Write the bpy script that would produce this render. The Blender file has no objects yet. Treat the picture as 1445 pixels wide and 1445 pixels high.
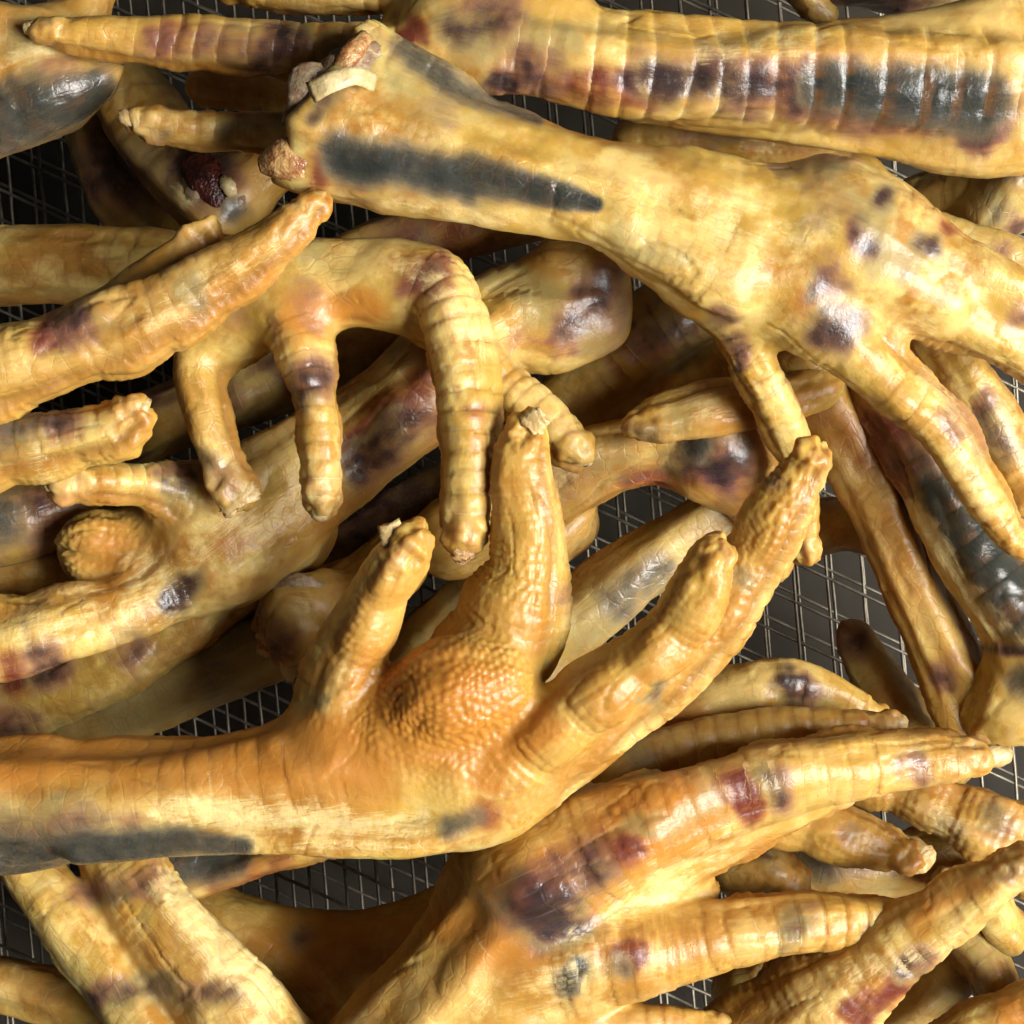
import bpy, math, random
import numpy as np
from mathutils import Vector

random.seed(7)
np.random.seed(7)
MM = 0.001
scene = bpy.context.scene
COL = scene.collection

# ------------------------------------------------------------------ camera
CAM_H = 350.0            # height of the lens above the tray, mm
REF_Z = 35.0             # plane on which the photograph is 144.5 mm wide
cam_d = bpy.data.cameras.new("camera")
cam = bpy.data.objects.new("camera", cam_d)
COL.objects.link(cam)
cam.location = (0, 0, CAM_H * MM)
cam.rotation_euler = (0, 0, 0)
cam_d.sensor_fit = 'HORIZONTAL'
cam_d.sensor_width = 36.0
cam_d.lens = 36.0 * (CAM_H - REF_Z) / 144.5
cam_d.clip_start = 0.01
cam_d.clip_end = 50.0
scene.camera = cam

# ------------------------------------------------------------------ light
# the tray stands beside one window: a big soft source to the right, a dim room around
world = bpy.data.worlds.new("World")
scene.world = world
world.use_nodes = True
w_bg = world.node_tree.nodes['Background']
w_bg.inputs['Color'].default_value = (0.92, 0.95, 1.0, 1)
w_bg.inputs['Strength'].default_value = 0.030

WIN_EL, WIN_AZ, WIN_D = 46.0, 104.0, 1.1      # azimuth clockwise from image up
_az, _el = math.radians(WIN_AZ), math.radians(WIN_EL)
to_win = Vector((math.sin(_az) * math.cos(_el), math.cos(_az) * math.cos(_el), math.sin(_el)))
win_d = bpy.data.lights.new("window_light", 'AREA')
win_d.shape = 'RECTANGLE'
win_d.size, win_d.size_y = 0.62, 0.62
win_d.energy = 38.0
win_d.color = (1.0, 0.975, 0.93)
win = bpy.data.objects.new("window_light", win_d)
COL.objects.link(win)
win.location = to_win * WIN_D
win.rotation_euler = to_win.to_track_quat('Z', 'Y').to_euler()

scene.view_settings.view_transform = 'Standard'
scene.view_settings.look = 'None'
scene.view_settings.exposure = 0.0
scene.view_settings.gamma = 1.0
scene.cycles.max_bounces = 6
scene.cycles.diffuse_bounces = 3
scene.cycles.glossy_bounces = 2
scene.cycles.use_adaptive_sampling = True
scene.cycles.adaptive_threshold = 0.035

# ------------------------------------------------------------------ helpers
def sc_at(z):
    return 0.1 * (CAM_H - z) / (CAM_H - REF_Z)

def W(px, py, z):
    """photograph position + height above the tray -> place in mm"""
    s = sc_at(z)
    return np.array(((px - 722.5) * s, (722.5 - py) * s, z), dtype=np.float64)

def sstep(a, b, x):
    t = np.clip((x - a) / (b - a), 0, 1)
    return t * t * (3 - 2 * t)

def _hash(ix, iy, iz, seed):
    h = (ix * 374761393 + iy * 668265263 + iz * 2147483647 * 3 + seed * 974634577) & 0xFFFFFFFF
    h = ((h ^ (h >> 13)) * 1274126177) & 0xFFFFFFFF
    h = h ^ (h >> 16)
    return (h & 0xFFFF).astype(np.float32) / 65535.0

_q = np.array([[0.36, 0.48, -0.80], [-0.80, 0.60, 0.0], [0.48, 0.64, 0.60]])
_ROT = _q @ np.array([[0.8, 0.0, 0.6], [0.0, 1.0, 0.0], [-0.6, 0.0, 0.8]])

def vnoise(p, seed=0):
    """value noise in -1..1, p is (n,3)"""
    p = p @ _ROT + 17.3
    i = np.floor(p).astype(np.int64)
    f = (p - i).astype(np.float32)
    f = f * f * f * (f * (f * 6 - 15) + 10)
    out = 0
    for dx in (0, 1):
        wx = f[:, 0] if dx else 1 - f[:, 0]
        for dy in (0, 1):
            wy = f[:, 1] if dy else 1 - f[:, 1]
            for dz in (0, 1):
                wz = f[:, 2] if dz else 1 - f[:, 2]
                out = out + wx * wy * wz * _hash(i[:, 0] + dx, i[:, 1] + dy, i[:, 2] + dz, seed)
    return out * 2 - 1

def catmull(P, per):
    """P (n,k) control rows -> dense rows"""
    P = np.asarray(P, dtype=np.float64)
    if len(P) == 2:
        t = np.linspace(0, 1, per + 1)[:, None]
        return P[0] * (1 - t) + P[1] * t
    Q = np.vstack([2 * P[0] - P[1], P, 2 * P[-1] - P[-2]])
    out = []
    for i in range(len(P) - 1):
        p0, p1, p2, p3 = Q[i:i + 4]
        for t in np.linspace(0, 1, per, endpoint=False):
            out.append(0.5 * ((2 * p1) + (-p0 + p2) * t + (2 * p0 - 5 * p1 + 4 * p2 - p3) * t * t
                              + (-p0 + 3 * p1 - 3 * p2 + p3) * t ** 3))
    out.append(P[-1])
    out = np.array(out)
    out[:, 3] = np.maximum(out[:, 3], 0.4)
    return out

def surface_nets(F, h, org):
    nx, ny, nz = F.shape
    ins = F < 0
    c = [(i, j, k) for i in (0, 1) for j in (0, 1) for k in (0, 1)]
    cnt = np.zeros((nx - 1, ny - 1, nz - 1), dtype=np.int8)
    for (i, j, k) in c:
        cnt += ins[i:nx - 1 + i, j:ny - 1 + j, k:nz - 1 + k]
    act = (cnt > 0) & (cnt < 8)
    A = np.argwhere(act)
    vid = np.full(act.shape, -1, dtype=np.int64)
    vid[act] = np.arange(len(A))
    V = np.stack([F[A[:, 0] + i, A[:, 1] + j, A[:, 2] + k] for (i, j, k) in c], 1)
    pos = np.zeros((len(A), 3))
    n = np.zeros(len(A))
    for a in range(8):
        for b in range(a + 1, 8):
            ca, cb = np.array(c[a]), np.array(c[b])
            if np.abs(ca - cb).sum() != 1:
                continue
            va, vb = V[:, a], V[:, b]
            m = (va < 0) != (vb < 0)
            t = va[m] / (va[m] - vb[m])
            pos[m] += ca + t[:, None] * (cb - ca)
            n[m] += 1
    pos = (pos / n[:, None] + A) * h + org
    quads = []
    for ax in range(3):
        sl0 = [slice(None)] * 3
        sl1 = [slice(None)] * 3
        sl0[ax] = slice(0, -1)
        sl1[ax] = slice(1, None)
        s0, s1 = ins[tuple(sl0)], ins[tuple(sl1)]
        E = np.argwhere(s0 != s1)
        u, v = (ax + 1) % 3, (ax + 2) % 3
        ok = (E[:, u] > 0) & (E[:, v] > 0) & (E[:, u] < F.shape[u] - 1) & (E[:, v] < F.shape[v] - 1)
        E = E[ok]
        sgn = s0[E[:, 0], E[:, 1], E[:, 2]]
        def cid(du, dv):
            q = E.copy()
            q[:, u] -= du
            q[:, v] -= dv
            return vid[q[:, 0], q[:, 1], q[:, 2]]
        q = np.stack([cid(1, 1), cid(0, 1), cid(0, 0), cid(1, 0)], 1)
        q[~sgn] = q[~sgn][:, ::-1]
        quads.append(q)
    return pos, np.vstack(quads)

def vert_normals(v, q):
    fn = np.cross(v[q[:, 2]] - v[q[:, 0]], v[q[:, 3]] - v[q[:, 1]])
    N = np.zeros_like(v)
    for k in range(4):
        for a in range(3):
            N[:, a] += np.bincount(q[:, k], fn[:, a], len(v))
    return N / (np.linalg.norm(N, axis=1)[:, None] + 1e-12)

def relax(v, q, it=1, f=0.5):
    for _ in range(it):
        S = np.zeros_like(v)
        n = np.zeros(len(v))
        for k in range(4):
            for kk in ((k + 1) % 4, (k + 3) % 4):
                n += np.bincount(q[:, k], minlength=len(v))
                for a in range(3):
                    S[:, a] += np.bincount(q[:, k], v[q[:, kk], a], len(v))
        v = v * (1 - f) + f * S / np.maximum(n, 1)[:, None]
    return v

def new_mesh(name, v, f, mat, parent=None, origin=None, smooth=True):
    """v in mm, world place; the object's origin goes to `origin` (mm)"""
    me = bpy.data.meshes.new(name)
    o0 = np.zeros(3) if origin is None else np.asarray(origin, float)
    vv = (np.asarray(v) - o0) * MM
    if isinstance(f, np.ndarray) and f.ndim == 2:
        nf, k = f.shape
        me.vertices.add(len(vv))
        me.vertices.foreach_set('co', vv.astype(np.float32).ravel())
        me.loops.add(nf * k)
        me.loops.foreach_set('vertex_index', f.astype(np.int32).ravel())
        me.polygons.add(nf)
        me.polygons.foreach_set('loop_start', np.arange(0, nf * k, k, dtype=np.int32))
        me.update(calc_edges=True)
    else:
        me.from_pydata([tuple(x) for x in vv], [], [tuple(x) for x in f])
    if smooth:
        me.polygons.foreach_set('use_smooth', np.ones(len(me.polygons), dtype=bool))
    me.materials.append(mat)
    o = bpy.data.objects.new(name, me)
    COL.objects.link(o)
    if parent is not None:
        o.parent = parent
        o.location = Vector(o0 * MM) - parent.location
    else:
        o.location = Vector(o0 * MM)
    return o

def set_attr(me, name, kind, data):
    a = me.attributes.new(name, kind, 'POINT')
    if kind == 'FLOAT':
        a.data.foreach_set('value', np.asarray(data, np.float32).ravel())
    elif kind == 'FLOAT_VECTOR':
        a.data.foreach_set('vector', np.asarray(data, np.float32).ravel())
    else:
        a.data.foreach_set('color', np.asarray(data, np.float32).ravel())
# ------------------------------------------------------------------ materials
class NT:
    def __init__(self, name):
        self.m = bpy.data.materials.new(name)
        self.m.use_nodes = True
        self.t = self.m.node_tree
        self.t.nodes.clear()
        self.out = self.t.nodes.new('ShaderNodeOutputMaterial')
        self.b = self.t.nodes.new('ShaderNodeBsdfPrincipled')
        self.t.links.new(self.b.outputs[0], self.out.inputs['Surface'])

    def n(self, kind, **kw):
        x = self.t.nodes.new(kind)
        for k, v in kw.items():
            setattr(x, k, v)
        return x

    def put(self, sock, v):
        if isinstance(v, (int, float)):
            sock.default_value = v
        elif isinstance(v, (tuple, list)):
            sock.default_value = tuple(v) + ((1,) if len(v) == 3 and len(sock.default_value) == 4 else ())
        else:
            self.t.links.new(v, sock)

    def math(self, op, a, b=None, c=None, clamp=False):
        x = self.n('ShaderNodeMath', operation=op, use_clamp=clamp)
        for i, v in enumerate((a, b, c)):
            if v is not None:
                self.put(x.inputs[i], v)
        return x.outputs[0]

    def ss(self, a, b, x):
        r = self.n('ShaderNodeMapRange', interpolation_type='SMOOTHSTEP')
        self.put(r.inputs[0], x)
        r.inputs[1].default_value = a
        r.inputs[2].default_value = b
        return r.outputs[0]

    def lin(self, a, b, c, d, x):
        r = self.n('ShaderNodeMapRange')
        self.put(r.inputs[0], x)
        for i, v in enumerate((a, b, c, d)):
            r.inputs[i + 1].default_value = v
        return r.outputs[0]

    def mix(self, f, a, b):
        x = self.n('ShaderNodeMix', data_type='RGBA')
        self.put(x.inputs[0], f)
        self.put(x.inputs[6], a)
        self.put(x.inputs[7], b)
        return x.outputs[2]

    def noise(self, co, scale, detail=3, rough=0.55, dist=0.0):
        x = self.n('ShaderNodeTexNoise')
        self.put(x.inputs['Vector'], co)
        x.inputs['Scale'].default_value = scale
        x.inputs['Detail'].default_value = detail
        x.inputs['Roughness'].default_value = rough
        x.inputs['Distortion'].default_value = dist
        return x.outputs['Fac']

    def voro(self, co, scale, feature='F1', rand=1.0, out='Distance', smooth=None):
        x = self.n('ShaderNodeTexVoronoi', feature=feature)
        self.put(x.inputs['Vector'], co)
        x.inputs['Scale'].default_value = scale
        x.inputs['Randomness'].default_value = rand
        if smooth is not None:
            x.inputs['Smoothness'].default_value = smooth
        return x.outputs[out]

    def attr(self, name):
        return self.n('ShaderNodeAttribute', attribute_name=name)

    def vscale(self, v, s):
        x = self.n('ShaderNodeVectorMath', operation='MULTIPLY')
        self.put(x.inputs[0], v)
        x.inputs[1].default_value = s if isinstance(s, tuple) else (s, s, s)
        return x.outputs[0]

    def objmm(self):
        tc = self.n('ShaderNodeTexCoord')
        oi = self.n('ShaderNodeObjectInfo')
        s = self.vscale(tc.outputs['Object'], 1000.0)
        o = self.n('ShaderNodeVectorMath', operation='ADD')
        self.put(o.inputs[0], s)
        r = self.math('MULTIPLY', oi.outputs['Random'], 400.0)
        c = self.n('ShaderNodeCombineXYZ')
        self.put(c.inputs[0], r)
        self.put(c.inputs[1], r)
        self.put(o.inputs[1], c.outputs[0])
        return o.outputs[0], oi.outputs['Random']


SSS_W = 0.75
def skin_material():
    k = NT('dried_skin')
    P, rnd = k.objmm()
    fc = k.attr('fc').outputs['Vector']
    ph = k.attr('ph').outputs['Fac']
    wt = k.n('ShaderNodeSeparateColor')
    wa = k.attr('wt')
    k.put(wt.inputs[0], wa.outputs['Color'])
    dors, sole, scut = wt.outputs[0], wt.outputs[1], wt.outputs[2]
    tip = wa.outputs['Alpha']
    sa = k.attr('stain')
    st = k.n('ShaderNodeSeparateColor')
    k.put(st.inputs[0], sa.outputs['Color'])
    sD, sR, sT, sP = st.outputs[0], st.outputs[1], st.outputs[2], sa.outputs['Alpha']
    sb = k.attr('stain2')
    st2 = k.n('ShaderNodeSeparateColor')
    k.put(st2.inputs[0], sb.outputs['Color'])
    sG, sO = st2.outputs[0], st2.outputs[2]

    pg = k.attr('pig')
    pv = k.n('ShaderNodeSeparateColor')
    k.put(pv.inputs[0], pg.outputs['Color'])
    big, mid, streak, auto = pv.outputs[0], pv.outputs[1], pv.outputs[2], pg.outputs['Alpha']
    fine = k.noise(P, 1.0, 5, 0.66, 0.35)
    mka = k.attr('msk')
    mk = k.n('ShaderNodeSeparateColor')
    k.put(mk.inputs[0], mka.outputs['Color'])
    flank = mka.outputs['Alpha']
    seam, papw, tone = mk.outputs[0], mk.outputs[1], mk.outputs[2]
    f0 = k.math('SUBTRACT', fine, 0.5)
    midf = k.math('MULTIPLY_ADD', f0, 0.55, mid)

    golden, cream, amber = (0.46, 0.288, 0.056), (0.69, 0.53, 0.195), (0.33, 0.155, 0.021)
    col = k.mix(k.ss(0.25, 0.7, k.math('MULTIPLY_ADD', f0, 0.3, big)), amber, golden)
    col = k.mix(k.math('MULTIPLY', k.ss(0.22, 0.85, midf), k.lin(0, 1, 0.35, 0.8, dors)), col, cream)
    col = k.mix(k.math('MULTIPLY', k.ss(0.5, 1.0, streak), 0.40), col, (0.40, 0.20, 0.065))
    col = k.mix(k.math('MULTIPLY', k.ss(0.55, 0.95, k.math('SUBTRACT', 1.0, streak)), 0.28), col, (0.40, 0.30, 0.085))
    col = k.mix(k.math('MULTIPLY', k.ss(0.55, 1.0, tone), 0.60), col, (0.33, 0.235, 0.075))
    col = k.mix(k.math('MULTIPLY', k.ss(0.45, 0.0, tone), 0.40), col, (0.43, 0.215, 0.042))
    st2n = k.noise(k.vscale(fc, (0.22, 1.3, 1.0)), 1.0, 4, 0.6, 1.5)
    col = k.mix(k.math('MULTIPLY', k.math('MULTIPLY', k.ss(0.52, 0.72, st2n), seam), 0.24), col, (0.64, 0.47, 0.18))
    col = k.mix(k.math('MULTIPLY', k.math('MULTIPLY', k.ss(0.50, 0.30, st2n), seam), 0.24), col, (0.32, 0.145, 0.025))
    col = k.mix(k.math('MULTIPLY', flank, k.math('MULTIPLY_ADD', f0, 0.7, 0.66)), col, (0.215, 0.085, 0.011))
    col = k.mix(k.math('MULTIPLY', sole, 0.30), col, (0.46, 0.225, 0.042))
    col = k.mix(k.math('MULTIPLY', k.ss(0.1, 0.9, sO), 0.88), col, (0.41, 0.165, 0.022))

    # marks in the skin (bruises, dried blood, flaking)
    ns = k.math('MULTIPLY_ADD', k.math('SUBTRACT', mid, 0.5), 0.45, k.math('MULTIPLY', f0, 0.5))
    def w(s, lo, hi, amt, amount):
        q = k.ss(lo, hi, k.math('MULTIPLY_ADD', ns, amt, s))
        return k.math('MULTIPLY', k.math('MULTIPLY', q, k.ss(0.0, 0.18, s)), amount)
    phn = k.math('MULTIPLY_ADD', f0, 0.16, ph)
    fr = k.math('FRACT', phn)
    pl_ = k.math('MULTIPLY', k.math('MULTIPLY', k.math('SUBTRACT', fr, 0.45), scut), 0.45)
    stn = k.math('MULTIPLY_ADD', k.math('SUBTRACT', st2n, 0.5), 0.9, pl_)
    ns = k.math('ADD', ns, stn)
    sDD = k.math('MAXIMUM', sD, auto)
    fringe = k.mix(k.ss(0.4, 0.6, big), (0.27, 0.21, 0.085), (0.25, 0.115, 0.075))
    col = k.mix(w(sG, 0.1, 0.8, 0.5, 0.62), col, (0.29, 0.25, 0.11))
    col = k.mix(w(sR, 0.0, 0.65, 0.35, 0.75), col, (0.30, 0.088, 0.030))
    col = k.mix(w(sR, 0.15, 0.85, 0.6, 0.9), col, (0.105, 0.014, 0.012))
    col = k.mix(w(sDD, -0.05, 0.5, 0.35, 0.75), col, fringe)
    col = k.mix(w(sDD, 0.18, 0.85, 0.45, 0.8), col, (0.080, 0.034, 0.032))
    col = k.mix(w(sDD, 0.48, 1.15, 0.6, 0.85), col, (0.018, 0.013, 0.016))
    col = k.mix(w(sT, 0.0, 0.5, 0.3, 0.7), col, (0.20, 0.15, 0.085))
    col = k.mix(w(sT, 0.22, 0.72, 0.4, 0.85), col, (0.058, 0.058, 0.046))
    col = k.mix(w(sT, 0.50, 1.1, 0.7, 0.80), col, (0.014, 0.021, 0.020))
    crk0 = k.math('MULTIPLY', k.math('SUBTRACT', 1.0, k.ss(0.0, 0.07, fr)), k.math('MULTIPLY', scut, k.ss(0.3, 0.7, k.math('MAXIMUM', sT, sD))))
    col = k.mix(k.math('MULTIPLY', crk0, 0.55), col, (0.010, 0.010, 0.010))
    inner = k.math('MULTIPLY', k.math('MULTIPLY', k.ss(0.5, 0.75, st2n), k.ss(0.25, 0.8, k.math('MAXIMUM', sT, sD))), 0.28)
    col = k.mix(inner, col, (0.16, 0.105, 0.095))
    flake = w(sP, 0.25, 1.0, 1.3, 0.75)
    col = k.mix(flake, col, (0.70, 0.55, 0.25))
    tipc = k.math('MULTIPLY', k.math('MULTIPLY', tip, k.ss(0.45, 0.8, midf)), 0.55)
    col = k.mix(tipc, col, (0.42, 0.23, 0.09))

    # scutes: one plate per whole step of ph, pale rim at its start
    rim = k.math('MULTIPLY', k.math('MULTIPLY', k.math('SUBTRACT', 1.0, k.ss(0.0, 0.09, fr)), scut), k.ss(0.6, 0.2, k.math('MAXIMUM', sT, sD)))
    sag = k.math('MULTIPLY', k.ss(0.45, 1.0, fr), scut)
    col = k.mix(k.math('MULTIPLY', sag, k.math('MULTIPLY', k.ss(0.3, 0.8, streak), 0.4)), col, (0.30, 0.12, 0.025))
    col = k.mix(k.math('MULTIPLY', rim, k.ss(0.45, 0.85, midf)), col, (0.70, 0.54, 0.27))
    hx = k.ss(0.0, 0.10, k.voro(k.vscale(fc, (0.42, 0.45, 0.0)), 1.0, 'DISTANCE_TO_EDGE', 0.85))
    hxw = k.math('MULTIPLY', k.math('SUBTRACT', 1.0, scut), k.math('SUBTRACT', 1.0, sole))
    col = k.mix(k.math('MULTIPLY', k.math('MULTIPLY', k.math('SUBTRACT', 1.0, hx), k.math('MULTIPLY', hxw, seam)), k.lin(0.0, 0.8, 0.28, 0.06, k.math('MAXIMUM', sT, sD))), col, (0.36, 0.19, 0.05))
    k.put(k.b.inputs['Base Color'], col)

    rough = k.math('MULTIPLY_ADD', fine, 0.38, 0.19)
    rough = k.math('MULTIPLY_ADD', flake, 0.25, rough)
    rough = k.math('MULTIPLY', rough, k.lin(0.2, 0.9, 1.0, 0.60, k.math('MAXIMUM', sT, sD)))
    k.put(k.b.inputs['Roughness'], rough)
    k.b.inputs['Specular IOR Level'].default_value = 0.55
    k.b.inputs['IOR'].default_value = 1.45
    k.b.inputs['Subsurface Weight'].default_value = SSS_W
    k.b.inputs['Subsurface Radius'].default_value = (1.0, 0.42, 0.10)
    k.b.inputs['Subsurface Scale'].default_value = 0.0030

    # relief
    pap = k.voro(P, 0.86, 'F1', 0.7)
    pap = k.math('SUBTRACT', 1.0, k.ss(0.10, 0.60, pap))
    crk = k.math('SUBTRACT', k.ss(0.0, 0.12, fr), 1.0)
    por = k.noise(P, 1.7, 4, 0.62, 0.4)
    hgt = k.math('MULTIPLY', k.math('MULTIPLY', pap, papw), k.lin(0.3, 0.7, 0.04, 0.20, mid))
    hgt = k.math('ADD', hgt, k.math('MULTIPLY', k.math('MULTIPLY', hx, k.math('MULTIPLY', hxw, seam)), 0.055))
    hgt = k.math('ADD', hgt, k.math('MULTIPLY', fine, 0.05))
    hgt = k.math('ADD', hgt, k.math('MULTIPLY', por, 0.10))
    hgt = k.math('ADD', hgt, k.math('MULTIPLY', k.math('MULTIPLY', st2n, seam), 0.045))
    hgt = k.math('ADD', hgt, k.math('MULTIPLY', k.math('MULTIPLY', crk, scut), 0.07))
    hgt = k.math('ADD', hgt, k.math('MULTIPLY', k.math('MULTIPLY', flake, fine), 0.2))
    bp = k.n('ShaderNodeBump')
    bp.inputs['Strength'].default_value = 0.75
    bp.inputs['Distance'].default_value = 0.001
    k.put(bp.inputs['Height'], hgt)
    k.put(k.b.inputs['Normal'], bp.outputs[0])
    return k.m


def simple_material(name, c1, c2, scale, rough=0.4, sss=0.15, bump=0.3, metallic=0.0):
    k = NT(name)
    P, rnd = k.objmm()
    a = k.noise(P, scale, 4, 0.6, 0.5)
    k.put(k.b.inputs['Base Color'], k.mix(k.ss(0.35, 0.68, a), c1, c2))
    k.put(k.b.inputs['Roughness'], k.math('MULTIPLY_ADD', a, 0.25, rough - 0.1))
    k.b.inputs['Metallic'].default_value = metallic
    if sss:
        k.b.inputs['Subsurface Weight'].default_value = sss
        k.b.inputs['Subsurface Radius'].default_value = (1, 0.5, 0.2)
        k.b.inputs['Subsurface Scale'].default_value = 0.001
    if bump:
        bp = k.n('ShaderNodeBump')
        bp.inputs['Strength'].default_value = bump
        bp.inputs['Distance'].default_value = 0.0006
        k.put(bp.inputs['Height'], k.noise(k.vscale(P, (1, 1, 1)), scale * 3, 3))
        k.put(k.b.inputs['Normal'], bp.outputs[0])
    return k.m

M_SKIN = skin_material()
M_HORN = simple_material('pale_horn', (0.42, 0.27, 0.10), (0.60, 0.45, 0.22), 0.8, 0.32, 0.25)
M_SCAB = simple_material('brown_horn', (0.16, 0.06, 0.02), (0.62, 0.40, 0.16), 1.1, 0.4, 0.1, 0.6)
M_TENDON = simple_material('dried_tendon', (0.22, 0.075, 0.025), (0.52, 0.33, 0.13), 0.5, 0.25, 0.2, 0.6)
M_GREY = simple_material('grey_membrane', (0.20, 0.12, 0.07), (0.38, 0.28, 0.16), 0.5, 0.4, 0.15, 0.5)
M_CARTIL = simple_material('cartilage', (0.40, 0.30, 0.14), (0.56, 0.45, 0.24), 0.5, 0.35, 0.25, 0.3)
M_MARROW = simple_material('dark_marrow', (0.02, 0.006, 0.005), (0.10, 0.02, 0.012), 0.6, 0.22, 0.0, 0.7)
M_WIRE = simple_material('steel_wire', (0.15, 0.13, 0.095), (0.27, 0.235, 0.18), 0.4, 0.48, 0.0, 0.1, 0.6)
M_TABLE = simple_material('shade_darkened_tabletop', (0.026, 0.021, 0.015), (0.040, 0.034, 0.025), 0.02, 0.5, 0.0, 0.0)  # pale table coloured near black to carry the shade in the gaps

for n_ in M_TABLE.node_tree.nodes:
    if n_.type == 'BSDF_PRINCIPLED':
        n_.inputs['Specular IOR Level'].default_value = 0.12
# ------------------------------------------------------------------ building one foot
SCUTE = 0.8
FIT = 0.965
def cells(p):
    """distance to the nearest jittered cell point"""
    i = np.floor(p).astype(np.int64)
    best = np.full(len(p), 9.0)
    for dx in (-1, 0, 1):
        for dy in (-1, 0, 1):
            for dz in (-1, 0, 1):
                q = i + np.array((dx, dy, dz))
                s = np.stack([_hash(q[:, 0], q[:, 1], q[:, 2], 11 + a) for a in range(3)], 1) * 0.56 + 0.22
                best = np.minimum(best, ((q + s - p) ** 2).sum(1))
    return np.sqrt(best)

def cells2(a, b, jit):
    """distance to the nearest point of a slightly jittered hexagonal lattice"""
    y = b / 0.866
    iy = np.floor(y).astype(np.int64)
    best = np.full(len(a), 9.0)
    zero = np.zeros(len(a), np.int64)
    for dy in (-1, 0, 1):
        jy = iy + dy
        off = 0.5 * (jy & 1)
        ix = np.floor(a - off).astype(np.int64)
        for dx in (-1, 0, 1):
            jx = ix + dx
            cx = jx + off + 0.5 + jit * (_hash(jx, jy, zero, 5) - 0.5)
            cy = (jy + 0.5 + jit * (_hash(jx, jy, zero, 6) - 0.5)) * 0.866
            best = np.minimum(best, (cx - a) ** 2 + (cy - b) ** 2)
    return np.sqrt(best)

class Limb:
    """a tapering limb through control points (px, py, z mm, radius px)"""
    def __init__(self, pts, kind='toe', d=(0, 0, 1), flat=1.0, L=None, amp=1.0, sole=None, nail=None, k=3.2, per=7, fax=None):
        rows = []
        for (px, py, z, r) in pts:
            w = W(px, py, z)
            rows.append((w[0], w[1], w[2], r * sc_at(z) * FIT))
        D = catmull(rows, per)
        self.c, self.r = D[:, :3], D[:, 3]
        seg = np.linalg.norm(np.diff(self.c, axis=0), axis=1)
        self.u = np.concatenate([[0], np.cumsum(seg)])
        self.kind, self.flat, self.amp, self.nail, self.k = kind, flat, amp, nail, k
        self.d = np.array(d, float) / np.linalg.norm(d)
        self.fax = self.d if fax is None else np.array(fax, float) / np.linalg.norm(fax)
        self.L = L if L is not None else {'toe': 2.5, 'shank': 4.2, 'pad': 3.0}[kind]
        self.solew = {'toe': 1.0, 'shank': 0.0, 'pad': 1.0}[kind] if sole is None else sole

    def seg_eval(self, i, p):
        a, b = self.c[i], self.c[i + 1]
        ab = b - a
        t = np.clip(((p - a) @ ab) / (ab @ ab + 1e-9), 0, 1)
        w = p - a - t[..., None] * ab
        if self.flat != 1.0:
            wn = w @ self.fax
            d = np.sqrt(np.maximum((w * w).sum(-1) + wn * wn * (1 / self.flat ** 2 - 1), 1e-9))
        else:
            d = np.sqrt((w * w).sum(-1) + 1e-9)
        r = self.r[i] + t * (self.r[i + 1] - self.r[i])
        return d - r, t, w


def foot_field(limbs, h, cuts, clip):
    lo = np.min([(l.c - l.r[:, None]).min(0) for l in limbs], 0) - 2.0
    hi = np.max([(l.c + l.r[:, None]).max(0) for l in limbs], 0) + 2.0
    lo[:2] = np.maximum(lo[:2], -clip)
    hi[:2] = np.minimum(hi[:2], clip)
    n = np.ceil((hi - lo) / h).astype(int) + 1
    ax = [(lo[a] + h * np.arange(n[a])).astype(np.float32) for a in range(3)]
    BIG = 7.0
    F = np.full(n, BIG, np.float32)
    for l in limbs:
        l0 = np.floor(((l.c - l.r[:, None]).min(0) - BIG - lo) / h).astype(int)
        l1 = np.ceil(((l.c + l.r[:, None]).max(0) + BIG - lo) / h).astype(int) + 1
        l0, l1 = np.clip(l0, 0, n), np.clip(l1, 0, n)
        if (l1 - l0 < 2).any():
            continue
        G = np.full(l1 - l0, BIG, np.float32)
        U = np.zeros(l1 - l0, np.float32)
        for i in range(len(l.c) - 1):
            rm = max(l.r[i], l.r[i + 1]) + 4.0
            s0 = np.floor((np.minimum(l.c[i], l.c[i + 1]) - rm - lo) / h).astype(int)
            s1 = np.ceil((np.maximum(l.c[i], l.c[i + 1]) + rm - lo) / h).astype(int) + 1
            s0, s1 = np.clip(s0, l0, l1), np.clip(s1, l0, l1)
            if (s1 - s0 < 1).any():
                continue
            X = np.stack(np.meshgrid(*[ax[a][s0[a]:s1[a]] for a in range(3)], indexing='ij'), -1)
            d, t, _ = l.seg_eval(i, X)
            sl = tuple(slice(s0[a] - l0[a], s1[a] - l0[a]) for a in range(3))
            m = d < G[sl]
            G[sl] = np.where(m, d, G[sl])
            U[sl] = np.where(m, l.u[i] + t * (l.u[i + 1] - l.u[i]), U[sl])
        sl = tuple(slice(l0[a], l1[a]) for a in range(3))
        K = l.k * np.exp(-(U / 14.0) ** 2) + 0.7
        A = F[sl]
        hh = np.clip(K - np.abs(A - G), 0, None) / K
        F[sl] = np.minimum(A, G) - hh * hh * K * 0.25
    if cuts:
        X = np.stack(np.meshgrid(*ax, indexing='ij'), -1)
        for (pt, nrm) in cuts:
            nrm = np.array(nrm, float) / np.linalg.norm(nrm)
            pl = ((X - np.array(pt)) @ nrm).astype(np.float32)
            pl += 0.9 * vnoise(X.reshape(-1, 3) * 0.35, 5).reshape(pl.shape)
            F = np.maximum(F, pl)
    F[0], F[-1], F[:, 0], F[:, -1], F[:, :, 0], F[:, :, -1] = 1, 1, 1, 1, 1, 1
    return F, lo


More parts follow.
